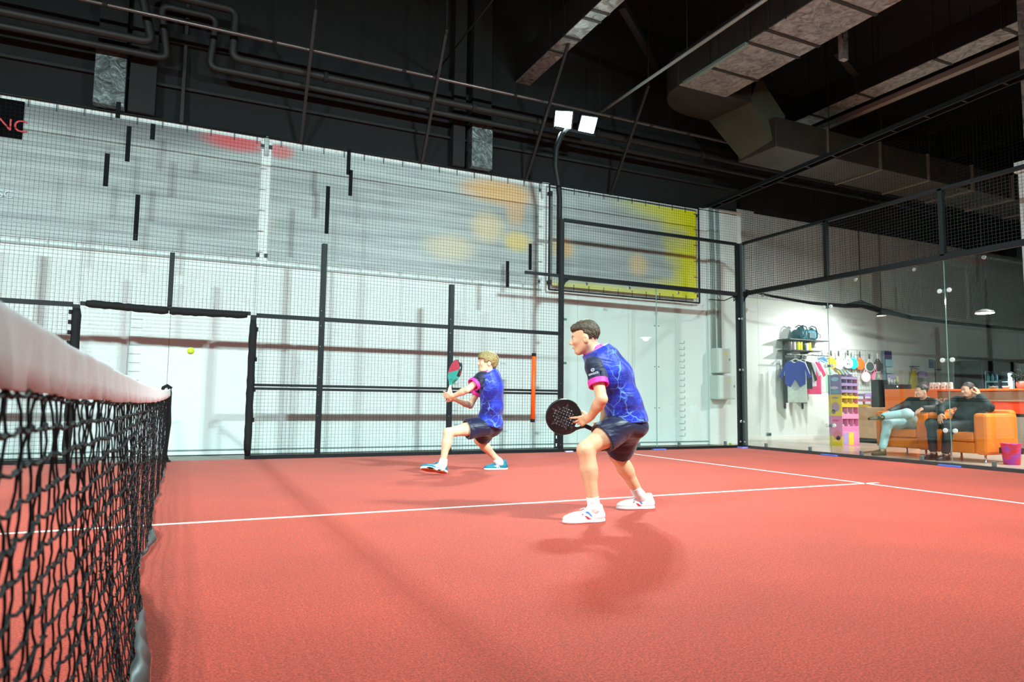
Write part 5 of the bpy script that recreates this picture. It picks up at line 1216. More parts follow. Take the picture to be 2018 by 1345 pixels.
def shirt_mat(name, dark, mid, light, scale=9.0):
    m, nt, b = nodes_of(name)
    tc = N(nt, 'TexCoord'); ns = N(nt, 'TexNoise', i_Scale=5.0, i_Detail=3.0); nt.links.new(tc.outputs['Object'], ns.inputs['Vector'])
    mx = N(nt, 'Mix', data_type='RGBA', i_0=0.16); nt.links.new(tc.outputs['Object'], mx.inputs[6]); nt.links.new(ns.outputs['Color'], mx.inputs[7])
    vo = N(nt, 'TexVoronoi', feature='DISTANCE_TO_EDGE', i_Scale=scale); nt.links.new(mx.outputs[2], vo.inputs['Vector'])
    v2 = N(nt, 'TexVoronoi', feature='DISTANCE_TO_EDGE', i_Scale=scale*2.1); nt.links.new(mx.outputs[2], v2.inputs['Vector'])
    n2 = N(nt, 'TexNoise', i_Scale=8.0, i_Detail=4.0); nt.links.new(tc.outputs['Object'], n2.inputs['Vector'])
    base = ramp(nt, [(0.36, lin(dark)), (0.62, lin(mid))]); nt.links.new(n2.outputs['Fac'], base.inputs[0])
    e1 = ramp(nt, [(0.0, (1, 1, 1, 1)), (0.045, (0, 0, 0, 1))]); nt.links.new(vo.outputs['Distance'], e1.inputs[0])
    e2 = ramp(nt, [(0.0, (.45, .45, .45, 1)), (0.035, (0, 0, 0, 1))]); nt.links.new(v2.outputs['Distance'], e2.inputs[0])
    n3 = N(nt, 'TexNoise', i_Scale=5.0); nt.links.new(tc.outputs['Object'], n3.inputs['Vector'])
    ms = ramp(nt, [(0.42, (0.08, 0.08, 0.08, 1)), (0.62, (1, 1, 1, 1))]); nt.links.new(n3.outputs['Fac'], ms.inputs[0])
    ad = N(nt, 'Mix', data_type='RGBA', blend_type='ADD', i_0=1.0); nt.links.new(e1.outputs[0], ad.inputs[6]); nt.links.new(e2.outputs[0], ad.inputs[7])
    ml = N(nt, 'Mix', data_type='RGBA', blend_type='MULTIPLY', i_0=1.0); nt.links.new(ad.outputs[2], ml.inputs[6]); nt.links.new(ms.outputs[0], ml.inputs[7])
    fin = N(nt, 'Mix', data_type='RGBA'); nt.links.new(ml.outputs[2], fin.inputs[0]); nt.links.new(base.outputs[0], fin.inputs[6]); fin.inputs[7].default_value = lin(light)
    nt.links.new(fin.outputs[2], b.inputs['Base Color']); fold_bump(nt, tc, b); b.inputs['Roughness'].default_value = 0.55; b.inputs['Sheen Weight'].default_value = 0.15
    return m
def padel_racket(root_label, c, axis, normal, face_m, rim_m, grip_m, w_=.26, length=.455, print_fn=None, group=None):
    """c = centre of the head, axis = from head to handle end, normal = out of the face"""
    ax = unit(axis); nn = unit(np.array(normal) - ax*np.dot(normal, ax)); sd = np.cross(nn, ax); c = V3(c)
    t = thing('padel_racket', root_label, 'racket', tuple(c), group)
    P = lambda a, b_, z=0: c + ax*a + sd*b_ + nn*z
    R = [ax, sd, nn]; h = .0028
    lo, hi = bounds([P(-.15, -.15, -.03), P(-.15, .15, -.03), P(.2, .15, .03), P(.2, -.15, .03), P(-.15, -.15, .03), P(.2, .15, -.03), P(-.15, .15, .03), P(.2, -.15, -.03)], .01)
    F = Field(lo, hi, h); sl, (X, Y, Z) = F.win(lo, hi)
    X, Y, Z = X-c[0], Y-c[1], Z-c[2]
    a = ax[0]*X+ax[1]*Y+ax[2]*Z; b_ = sd[0]*X+sd[1]*Y+sd[2]*Z; z = nn[0]*X+nn[1]*Y+nn[2]*Z
    hw = w_/2*np.sqrt(np.clip(1-(np.clip(a, -.132, .132)/.1325)**2, 0, 1)); 
    r_ = np.sqrt((a/1.02)**2 + b_**2); d2 = r_ - .13
    tap = np.maximum(np.abs(b_) - np.interp(a, [.03, .09, .15, .17], [.122, .085, .028, .018]), np.maximum(.03-a, a-.168))
    d2 = np.minimum(d2, tap)
    d = np.maximum(d2, np.abs(z) - .0185)
    ht = np.minimum.reduce([np.sqrt((a-.118-0)**2 + ((b_-g*.026)*1.0)**2) - .0 for g in (-1, 1)])
    tri = np.maximum(np.abs(b_) - np.clip((a-.098)*.0 + np.interp(a, [.098, .125, .15], [.034, .026, .006]), 0, 1), np.maximum(.100-a, a-.150))
    tri = np.maximum(tri, -(np.abs(b_) - .004))
    d = np.maximum(d, -tri)
    for i in range(-4, 5):
        for j in range(-4, 5):
            ca, cb = i*.0215 - .01, j*.0215
            if ca*ca + cb*cb > .082**2: continue
            d = np.maximum(d, .0052 - np.sqrt((a-ca)**2 + (b_-cb)**2))
    F.f[sl] = d
    fr_ = link_mesh('head', F.mesh('racket_head'), face_m, t, True)
    # rim band
    G = Field(lo, hi, .004); sl, (X, Y, Z) = G.win(lo, hi); X, Y, Z = X-c[0], Y-c[1], Z-c[2]
    a = ax[0]*X+ax[1]*Y+ax[2]*Z; b_ = sd[0]*X+sd[1]*Y+sd[2]*Z; z = nn[0]*X+nn[1]*Y+nn[2]*Z
    G.f[sl] = np.sqrt((np.sqrt((a/1.02)**2+b_**2) - .128)**2 + (z*.28)**2) - .0062
    G.cut(P(.055, 0), ax, .002)
    link_mesh('bumper', G.mesh('bumper'), rim_m, t, True)
    end = length - .13
    MB().tube([P(.155, 0), P(.17, 0), P(end-.012, 0), P(end-.01, 0), P(end, 0)], [.0145, .016, .0165, .019, .018], 12).obj('grip', grip_m, t, smooth=True)
    for i in range(7): MB().tube([P(.178+i*.02, -.0165), P(.182+i*.02, 0, .0168), P(.186+i*.02, .0165)], .0012, 5).obj('wrap', grip_m, t)
    MB().tube([P(end, 0), P(end+.02, .02, .01), P(end+.04, .01, .015)], .0025, 5).obj('wrist_cord', M_thin, t)
    return t, P
# ------------------------------------------------------------------ people
RT, UP_, FW = np.array((0.9035, -0.4283, 0.0121)), np.array((-0.048, -0.0731, 0.9962)), np.array((0.4258, 0.9007, 0.0866))
J1 = dict(head=(2.893, -0.836, 1.319), neck=(2.97, -0.84, 1.216), T1=(3.041, -0.867, 1.15), chest=(3.115, -0.891, 1.038), waist=(3.196, -0.891, 0.866), hem=(3.236, -0.885, 0.715), pelvis=(3.251, -0.889, 0.693), seat=(3.275, -0.895, 0.66), shL=(2.895, -0.966, 1.11), shR=(3.115, -0.725, 1.151), elL=(2.888, -1.079, 0.866), wrL=(2.881, -0.941, 0.739), elR=(3.223, -0.659, 0.857), wrR=(3.092, -0.768, 0.674), hipL=(3.158, -0.945, 0.687), hipR=(3.316, -0.83, 0.683), kneeL=(2.833, -0.952, 0.509), kneeR=(3.342, -0.586, 0.435), ankL=(2.898, -0.965, 0.103), ankR=(3.56, -0.591, 0.11), toeL=(2.664, -0.935, 0.0), heelL=(2.979, -0.971, 0.0), toeR=(3.378, -0.539, 0.0), heelR=(3.681, -0.614, 0.0))
J2 = dict(head=(3.434, 2.242, 1.292), neck=(3.423, 2.258, 1.173), T1=(3.472, 2.263, 1.12), chest=(3.5, 2.262, 0.989), waist=(3.534, 2.302, 0.757), hem=(3.51, 2.331, 0.571), pelvis=(3.5, 2.337, 0.559), seat=(3.567, 2.34, 0.535), shL=(3.335, 2.168, 1.105), shR=(3.482, 2.425, 1.113), elL=(3.134, 2.115, 0.964), wrL=(3.021, 2.253, 0.893), elR=(3.355, 2.55, 0.783), wrR=(3.085, 2.397, 0.862), hipL=(3.423, 2.263, 0.55), hipR=(3.551, 2.393, 0.533), kneeL=(2.961, 2.233, 0.479), kneeR=(3.51, 2.65, 0.363), ankL=(2.897, 2.205, 0.145), ankR=(3.763, 2.6, 0.109), toeL=(2.639, 2.206, 0.085), heelL=(2.945, 2.196, 0.006), toeR=(3.59, 2.648, 0.0), heelR=(3.881, 2.599, 0.0))

def body_field(J, h, pad=.12):
    pts = [V3(p) for p in J.values()]; lo, hi = bounds(pts, pad); hi[2] += .06; lo[2] = -0.02
    return Field(lo, hi, h)
def torso_into(F, J, grow=0.0, wide=.055, k=.05, hem=True):
    lat = unit(V3(J['shR'])-V3(J['shL']))
    pts = [J['neck'], J['T1'], J['chest'], J['waist'], J['hem']]; rs = np.array([.062, .092, .104, .100, .108]) + grow
    ws = np.array([.0, .05, .062, .055, .058])*wide/.055
    for g in (-1, 1): F.chain([V3(p)+lat*g*w_ for p, w_ in zip(pts, ws)], rs, k)
    F.cone(lerp(J['shL'], J['T1'], .1), lerp(J['shR'], J['T1'], .1), .058+grow, .058+grow, .05)
def limbs_into(F, J, s=1.0):
    for g in 'LR':
        a, e, w_ = V3(J['sh'+g]), V3(J['el'+g]), V3(J['wr'+g])
        F.cone(a, e, .047*s, .036*s, .02); F.cone(e, lerp(e, w_, .35), .037*s, .039*s, .015); F.cone(lerp(e, w_, .3), w_, .039*s, .025*s, .02)
        hp, kn, an = V3(J['hip'+g]), V3(J['knee'+g]), V3(J['ank'+g])
        F.cone(hp, lerp(hp, kn, .5), .088*s, .075*s, .03); F.cone(lerp(hp, kn, .45), kn, .077*s, .052*s, .03)
        ax = unit(an-kn); bk = unit(hp-kn); bk = unit(bk - ax*np.dot(bk, ax))     # back of the leg lies on the thigh side of the bend
        F.cone(kn, lerp(kn, an, .3), .053*s, .052*s, .02); F.cone(lerp(kn, an, .1)+bk*.012, lerp(kn, an, .42)+bk*.014, .045*s, .047*s, .03)
        F.cone(lerp(kn, an, .35), an, .051*s, .034*s, .03); F.ell(kn-bk*.02, (.036*s,)*3, None, .03)
        F.cone(an, lerp(J['heel'+g], J['toe'+g], .2)+np.array((0, 0, .05)), .034*s, .028*s, .02); F.cone(an-np.array((0, 0, .02)), lerp(J['heel'+g], J['toe'+g], .5)+np.array((0, 0, .04)), .030*s, .02*s, .02)
def hair_mesh(c, f, sd, u_, s, h, style):
    P = lambda a, b_, z: V3(c) + s*(f*a + sd*b_ + u_*z); R = [f, sd, u_]
    lo, hi = bounds([P(0, 0, .03)], .17); F = Field(lo, hi, h)
    F.ell(P(-.018, 0, .038), np.array((.101, .082, .087))*s, R, .02)
    if style == 'crop':
        F.ell(P(.022, 0, .074), np.array((.070, .066, .042))*s, R, .03); F.ell(P(-.03, 0, .08), np.array((.06, .06, .05))*s, R, .03)
        F.cone(P(.066, -.042, .072), P(.070, .042, .074), .017*s, .017*s, .02)
        F.rbox(P(.13, 0, -.035), (.075*s, .16*s, .088*s), .02, R, .012, 'sub'); F.rbox(P(.03, 0, -.175), (.16*s, .16*s, .11*s), .02, R, .02, 'sub'); F.rbox(P(.080, 0, -.095), (.090*s, .16*s, .085*s), .02, R, .012, 'sub')
        for g in (-1, 1): F.rbox(P(.055, .09*g, .0), (.045*s, .04*s, .055*s), .02, R, .02, 'sub'); F.ell(P(-.008, .085*g, -.012), np.array((.026, .03, .036))*s, R, .01, 'sub')
    elif style == 'bowl':
        F.ell(P(-.02, 0, .048), np.array((.115, .092, .092))*s, R, .03); F.ell(P(.045, 0, .070), np.array((.068, .075, .055))*s, R, .03)
        F.cone(P(.086, -.05, .045), P(.094, .05, .05), .020*s, .020*s, .02)
        for g in (-1, 1): F.ell(P(-.005, .075*g, .02), np.array((.05, .022, .045))*s, R, .02)
        F.ell(P(-.085, 0, .0), np.array((.04, .06, .07))*s, R, .03)
        F.rbox(P(.13, 0, -.06), (.08*s, .16*s, .092*s), .015, R, .010, 'sub'); F.rbox(P(.03, 0, -.185), (.16*s, .16*s, .115*s), .02, R, .02, 'sub'); F.rbox(P(.075, 0, -.105), (.090*s, .16*s, .085*s), .02, R, .012, 'sub')
        for g in (-1, 1): F.ell(P(.0, .09*g, -.022), np.array((.03, .03, .036))*s, R, .01, 'sub')
    else:
        F.rbox(P(.13, 0, -.03), (.08*s, .16*s, .092*s), .02, R, .015, 'sub'); F.rbox(P(.02, 0, -.175), (.16*s, .16*s, .108*s), .02, R, .02, 'sub'); F.rbox(P(.080, 0, -.095), (.090*s, .16*s, .085*s), .02, R, .012, 'sub')
        for g in (-1, 1): F.ell(P(-.005, .085*g, -.012), np.array((.026, .03, .036))*s, R, .01, 'sub')
    F.noise(.0022, 150, 4, f*0.3+sd*0.9); F.noise(.0018, 300, 9, sd)
    return F.mesh('hair')
def hair_mat(name, a, b_):
    m, nt, bs = nodes_of(name)
    tc = N(nt, 'TexCoord'); mp = N(nt, 'Mapping'); mp.inputs['Scale'].default_value = (60, 60, 14); nt.links.new(tc.outputs['Object'], mp.inputs[0])
    n = N(nt, 'TexNoise', i_Scale=3.0, i_Detail=4.0); nt.links.new(mp.outputs[0], n.inputs['Vector'])
    r = ramp(nt, [(0.35, lin(a)), (0.65, lin(b_))]); nt.links.new(n.outputs['Fac'], r.inputs[0]); nt.links.new(r.outputs[0], bs.inputs['Base Color']); bs.inputs['Roughness'].default_value = 0.55
    bp = N(nt, 'Bump', i_Strength=0.6, i_Distance=0.004); nt.links.new(n.outputs['Fac'], bp.inputs['Height']); nt.links.new(bp.outputs[0], bs.inputs['Normal'])
    return m
M_shirt = shirt_mat('blue_crackle_shirt', (14, 16, 112), (26, 50, 200), (120, 176, 250))
M_navy = fold_mat('navy_sleeve', (16, 25, 58), 0.6, 0)
M_pink = mat('pink_trim', (255, 60, 176), 0.55)
M_short = fold_mat('navy_shorts', (15, 18, 56), 0.45, 0)
M_print = mat('white_print', (225, 232, 238), 0.5)
M_sock = mat('white_sock', (245, 245, 245), 0.85, bump=0.2, bscale=160)

def clothes(root, J, h, sleeve_t, leg_t, hem_n, cols, wr_seed, leg_r=(.108, .116), hem_pt=None, grow=.020, sr=1.0):
    # shirt
    F = body_field(J, h, .2); torso_into(F, J, grow, .062); hp = V3(J['hem'] if hem_pt is None else hem_pt)
    F.cone(lerp(J['waist'], J['hem'], .5), J['hem'], .125, .142, .05); F.ell(V3(J['seat'])+np.array((-.01, 0, .05)), (.115, .15, .10), None, .05)
    F.noise(.007, 24, wr_seed); F.cut(hp, hem_n, .004)
    F.cut(V3(J['neck'])+unit(V3(J['neck'])-V3(J['T1']))*.012, unit(V3(J['neck'])-V3(J['T1']))*.7+np.array((0, 0, .5)), .004)
    sh = link_mesh('shirt', F.mesh('shirt'), M_shirt, root, True)
    F = body_field(J, h, .15); nk = V3(J['neck']); nd = unit(nk-V3(J['T1']))*.6+np.array((0, 0, .5)); nd = unit(nd)
    F.cone(nk-nd*.03, nk+nd*.05, .086, .074, .01); F.cut(nk+nd*.036, nd, .003); F.cut(nk+nd*.006, -nd, .003)
    link_mesh('collar', F.mesh('collar'), M_pink, sh, True)
    for g in 'LR':
        a, e = V3(J['sh'+g]), V3(J['el'+g]); d = unit(e-a); end = lerp(a, e, sleeve_t)
        lo, hi = bounds([a, e], .16)
        F = Field(lo, hi, h); inn = unit(V3(J['T1'])-a)
        F.cone(a+inn*.035-d*.005, end+d*.05, .074*sr, .072*sr, .02); F.ell(a+inn*.01+d*.01, (.076*sr,)*3, None, .02); F.noise(.003, 34, wr_seed+5)
        cf = end - d*.044
        F.cut(cf, d, .003); F.cone(cf-d*.03, cf+d*.06, .058*sr, .062*sr, .004, 'sub'); F.cone(a, e, .05, .05, .004, 'add'); F.cut(cf, d, .002)
        sl_ = link_mesh('sleeve', F.mesh('sleeve'), M_navy, sh, True)
        F = Field(lo, hi, h*.8); F.cone(end-d*.08, end+d*.05, .0735*sr, .0745*sr, .004); F.cut(end, d, .002); F.cut(cf-d*.001, -d, .002); F.cone(end-d*.015, end+d*.06, .062*sr, .066*sr, .004, 'sub')
        link_mesh('cuff', F.mesh('cuff'), M_pink, sh, True)
    # shorts
    F = body_field(J, h, .16); lat = unit(V3(J['hipR'])-V3(J['hipL']))
    F.cone(lerp(J['waist'], J['hem'], .6), J['pelvis'], .112, .125, .04); F.ell(J['seat'], (.105, .135, .10), None, .05)
    for g in 'LR':
        a, kn = V3(J['hip'+g]), V3(J['knee'+g]); F.cone(a, lerp(a, kn, leg_t[g]+.12), leg_r[0], leg_r[1], .05)
    F.noise(.006, 24, wr_seed+11)
    for g in 'LR':
        a, kn = V3(J['hip'+g]), V3(J['knee'+g]); d = unit(kn-a); end = lerp(a, kn, leg_t[g])
        # cut only around this leg's end
        sl, (X, Y, Z) = F.win(end-.2, end+.2)
        pd = (X-end[0])*d[0]+(Y-end[1])*d[1]+(Z-end[2])*d[2]; rd = np.sqrt((X-end[0]-pd*d[0])**2+(Y-end[1]-pd*d[1])**2+(Z-end[2]-pd*d[2])**2)
        F.put(sl, np.maximum(-pd, rd-.155), .003, 'sub')
        F.cone(end-d*.05, end+d*.05, .085, .10, .004, 'sub')
    st = link_mesh('shorts', F.mesh('shorts'), M_short, root, True)
    return sh, st
def socks(root, J, h, z_top, m, r=.043):
    for g in 'LR':
        kn, an = V3(J['knee'+g]), V3(J['ank'+g]); d = unit(kn-an)
        lo, hi = bounds([an, an+d*z_top, J['heel'+g]], .1); F = Field(lo, hi, h)
        F.cone(an-np.array((0, 0, .02)), an+d*(z_top+.05), r, r+.002, .01); F.cone(an, lerp(J['heel'+g], J['toe'+g], .19)+np.array((0, 0, .06)), r, .034, .02); F.cone(an-np.array((0, 0, .01)), lerp(J['heel'+g], J['toe'+g], .42)+np.array((0, 0, .06)), .034, .024, .02)
        F.noise(.0012, 120, 2); F.cut(an+d*z_top, d, .003)
        link_mesh('sock', F.mesh('sock'), m, root, True)

# ---- nearer player -------------------------------------------------
sk1 = skin_mat('skin_tan', (236, 192, 152)); hm1 = hair_mat('hair_dark_brown', (46, 34, 24), (98, 80, 56))
F = body_field(J1, .0055); torso_into(F, J1, -.012, .045); limbs_into(F, J1, 1.07)
hf, hs, hu = frame((-0.78, 0.56, -0.12), (-0.10, 0, 1)); hc = V3(J1['head'])
head_into(F, hc, hf, hs, hu, 1.0)
F.cone(hc - hu*.055 - hf*.02, lerp(J1['neck'], J1['T1'], .3), .056, .064, .03)
# left hand spread on the racket throat, back of the hand to the court side
wl1 = V3(J1['wrL'])
hand_into(F, wl1, -RT*.80-UP_*.42+FW*.42, FW*.9+RT*.3, UP_*.75-RT*.55, [(4, 6, 6, 1.6), (22, 14, 10, .2), (34, 30, 20, -.2), (44, 40, 25, -.6)], 1.0, (.6, .55, .6))
# right hand closed round the grip
wr1 = V3(J1['wrR'])
hand_into(F, wr1, -RT*.75-UP_*.35-FW*.35, -FW*.2+UP_*.15-RT*.05-FW*.6, UP_*.8-RT*.3, [(62, 70, 45), (64, 72, 45), (66, 74, 45), (66, 74, 45)], .96, (.3, .7, .6))
p1 = link_mesh('person', F.mesh('player_near'), sk1, None, True)
tag(p1, 'young player in blue patterned shirt, white shoes, leaning forward with a black racket', 'person')
face_parts(p1, hc, hf, hs, hu, 1.0, sk1, hm1)
link_mesh('hair', hair_mesh(hc, hf, hs, hu, 1.0, .004, 'crop'), hm1, p1, True)
hn = unit(V3((3.236, -.885, .715))-V3((3.196, -.891, .866))) + np.array((-.22, 0, 0))
sh1, st1 = clothes(p1, J1, .006, .62, dict(L=.58, R=.86), hn, None, 3, hem_pt=(3.24, -.885, .705))
socks(p1, J1, .005, .075, M_sock)
M_sw = mat('white_shoe', (244, 244, 246), 0.5, bump=0.2, bscale=90); M_swl = mat('shoe_white_sole', (238, 240, 242), 0.5); M_sbl = mat('shoe_blue_tread', (120, 150, 212), 0.5)
mred, mblu = mat('shoe_mark_red', (214, 30, 60), 0.5), mat('shoe_mark_blue', (50, 120, 216), 0.5)
st_w = dict(upper=M_sw, sole=M_swl, tread=M_sbl, lace=mat('lace_white', (250, 250, 250), 0.7), marks=[([(.115, .030), (.135, .030), (.16, .052), (.145, .050)], mred), ([(.105, .048), (.112, .046), (.135, .072), (.148, .076), (.138, .080), (.125, .076)], mblu), ([(.075, .052), (.082, .048), (.105, .066), (.1, .07)], mred), ([(.165, .060), (.172, .058), (.176, .064), (.168, .066)], mred)])
shoe(p1, J1['heelL'], J1['toeL'], (0, 0, 1), st_w); shoe(p1, J1['heelR'], J1['toeR'], (0, 0, 1), st_w)
# emblem and word on the left sleeve, small mark on the shorts
eL = lerp(J1['shL'], J1['elL'], .40); ed = unit(V3(J1['elL'])-V3(J1['shL'])); outn = unit(-FW - RT*.35); outn = unit(outn - ed*np.dot(outn, ed)); xs = unit(np.cross(-ed, outn))
text_obj('sleeve_word', 'onoca', .030, M_print, sh1, Vector(eL - ed*.012 + outn*.078), Vector(xs), Vector(-ed), .0012)
b_ = MB(); cc = eL - ed*.040 + outn*.077
b_.tube([Vector(cc + (xs*math.cos(a*PI/8) - ed*math.sin(a*PI/8))*.011) for a in range(17)], .0022, 5); b_.tube([Vector(cc - xs*.007 + ed*.004), Vector(cc), Vector(cc + xs*.007 - ed*.004)], .002, 5); b_.obj('sleeve_emblem', M_print, sh1)
# racket
def star_mat(name, base, c1, c2):
    m, nt, b = nodes_of(name)
    tc = N(nt, 'TexCoord'); n = N(nt, 'TexNoise', i_Scale=16.0, i_Detail=8.0, i_Roughness=0.8, i_Distortion=0.6); nt.links.new(tc.outputs['Object'], n.inputs['Vector'])
    r = ramp(nt, [(0.52, lin(base)), (0.60, lin(c1)), (0.68, lin(c2))]); nt.links.new(n.outputs['Fac'], r.inputs[0]); nt.links.new(r.outputs[0], b.inputs['Base Color']); b.inputs['Roughness'].default_value = 0.35; return m
rc_ = (2.772, -0.745, 0.733); rax = unit(V3((2.898, -0.788, 0.679))-V3(rc_))
M_rk = star_mat('racket_black_face', (26, 24, 28), (58, 34, 42), (120, 104, 108))
rk1, RP = padel_racket('black perforated racket held low by the nearer player', rc_, rax, -FW - RT*.18 + UP_*.05, M_rk, mat('racket_rim', (34, 38, 42), 0.3), mat('racket_grip_black', (20, 20, 22), 0.7))
M_star = mat('racket_star', (104, 92, 96), 0.4)
for a0 in range(5):
    a = a0*2*PI/5 + .35
    tip = (-.01 + .10*math.cos(a), .10*math.sin(a)); l_ = (-.01 + .032*math.cos(a+.63), .032*math.sin(a+.63)); r__ = (-.01 + .032*math.cos(a-.63), .032*math.sin(a-.63))
    for q0, q1 in ((tip, l_), (tip, r__)):
        MB().tube([RP(q0[0], q0[1], .0187), RP(q1[0], q1[1], .0187)], .0022, 4).obj('star_print', M_star, rk1)

# ---- farther player ------------------------------------------------
sk2 = skin_mat('skin_light', (242, 204, 168)); hm2 = hair_mat('hair_blond', (112, 92, 54), (182, 158, 104))
F = body_field(J2, .0065); torso_into(F, J2, -.012, .045); limbs_into(F, J2, .96)
hf, hs, hu = frame((-0.95, 0.20, 0.10), (0.06, 0, 1)); hc = V3(J2['head'])
head_into(F, hc, hf, hs, hu, .98)
F.cone(hc - hu*.055 - hf*.02, lerp(J2['neck'], J2['T1'], .4), .052, .062, .03)
hand_into(F, V3(J2['wrL']), -RT*.85+UP_*.05+FW*.45, FW*.8+RT*.35, UP_*.9, [(8, 8, 6, 1), (6, 8, 8, .3), (8, 8, 10, -.3), (12, 10, 10, -.8)], .95, (.9, .35, .1))
hand_into(F, V3(J2['wrR']), -RT*.85-UP_*.05-FW*.2, -FW*.9-RT*.1, UP_*.95, [(58, 66, 40), (60, 68, 40), (62, 70, 40), (62, 70, 40)], .92, (.5, .6, .4))
p2 = link_mesh('person', F.mesh('player_far'), sk2, None, True)
tag(p2, 'blond player in blue patterned shirt and teal shoes striding with a red and teal racket', 'person')
face_parts(p2, hc, hf, hs, hu, .98, sk2, hm2)
link_mesh('hair', hair_mesh(hc, hf, hs, hu, .98, .0045, 'bowl'), hm2, p2, True)
hn2 = np.array((-.25, 0.0, -1.0))
sh2, st2 = clothes(p2, J2, .0065, .60, dict(L=.50, R=.72), hn2, None, 8, hem_pt=(3.52, 2.33, .53), grow=.024, sr=1.06)
socks(p2, J2, .006, .045, M_sock)
M_tl = mat('teal_shoe', (10, 118, 140), 0.5, noise=0.2, nscale=30, bump=0.2, bscale=90); wmk = mat('shoe_mark_white', (240, 244, 246), 0.45)
st_t = dict(upper=M_tl, sole=mat('shoe_white_sole', (238, 240, 242)), tread=mat('gum_tread', (196, 104, 48), 0.5), lace=mat('lace_teal', (40, 150, 170), 0.7), h=.005, marks=[([(.10, .030), (.112, .030), (.15, .062), (.145, .068)], wmk), ([(.135, .030), (.147, .030), (.118, .062), (.108, .060)], wmk), ([(.06, .074), (.064, .066), (.15, .046), (.155, .052)], wmk), ([(.12, .044), (.128, .038), (.17, .046), (.168, .052)], wmk)])
shoe(p2, V3(J2['heelL'])+np.array((0, 0, .02)), J2['toeL'], (.05, .5, 1), st_t); shoe(p2, J2['heelR'], J2['toeR'], (0, 0, 1), st_t)
rc2 = (3.061, 2.318, 1.182); rax2 = unit(V3((2.973, 2.345, .852))-V3(rc2))
m, nt, b = nodes_of('racket_red_teal'); tc = N(nt, 'TexCoord'); sp = N(nt, 'SeparateXYZ'); nt.links.new(tc.outputs['Object'], sp.inputs[0])
mm = N(nt, 'Math', operation='MULTIPLY_ADD', i_1=-0.75); nt.links.new(sp.outputs['X'], mm.inputs[0]); nt.links.new(sp.outputs['Z'], mm.inputs[2])
rr_ = ramp(nt, [(0.0, lin((60, 190, 176))), (0.5, lin((222, 64, 92)))], 'CONSTANT')
mr = N(nt, 'MapRange', i_1=-1.128, i_2=-1.088); 
mr.inputs[1].default_value = 1.195 - 0.75*3.061 - 0.5; mr.inputs[2].default_value = 1.195 - 0.75*3.061 + 0.5
nt.links.new(mm.outputs[0], mr.inputs[0]); nt.links.new(mr.outputs[0], rr_.inputs[0]); nt.links.new(rr_.outputs[0], b.inputs['Base Color']); b.inputs['Roughness'].default_value = 0.35
rk2, RP2 = padel_racket('red and teal racket held upright by the blond player', rc2, rax2, -RT*.82 - FW*.50 + UP_*.1, m, mat('racket_rim_dark', (24, 40, 44), 0.3), mat('racket_grip_white', (236, 236, 232), 0.7))
MB().tube([RP2(-.02, .1285, -.006), RP2(.03, .126, -.006)], .008, 6).obj('bumper_sticker', mat('sticker_red', (200, 30, 60), 0.4), rk2)

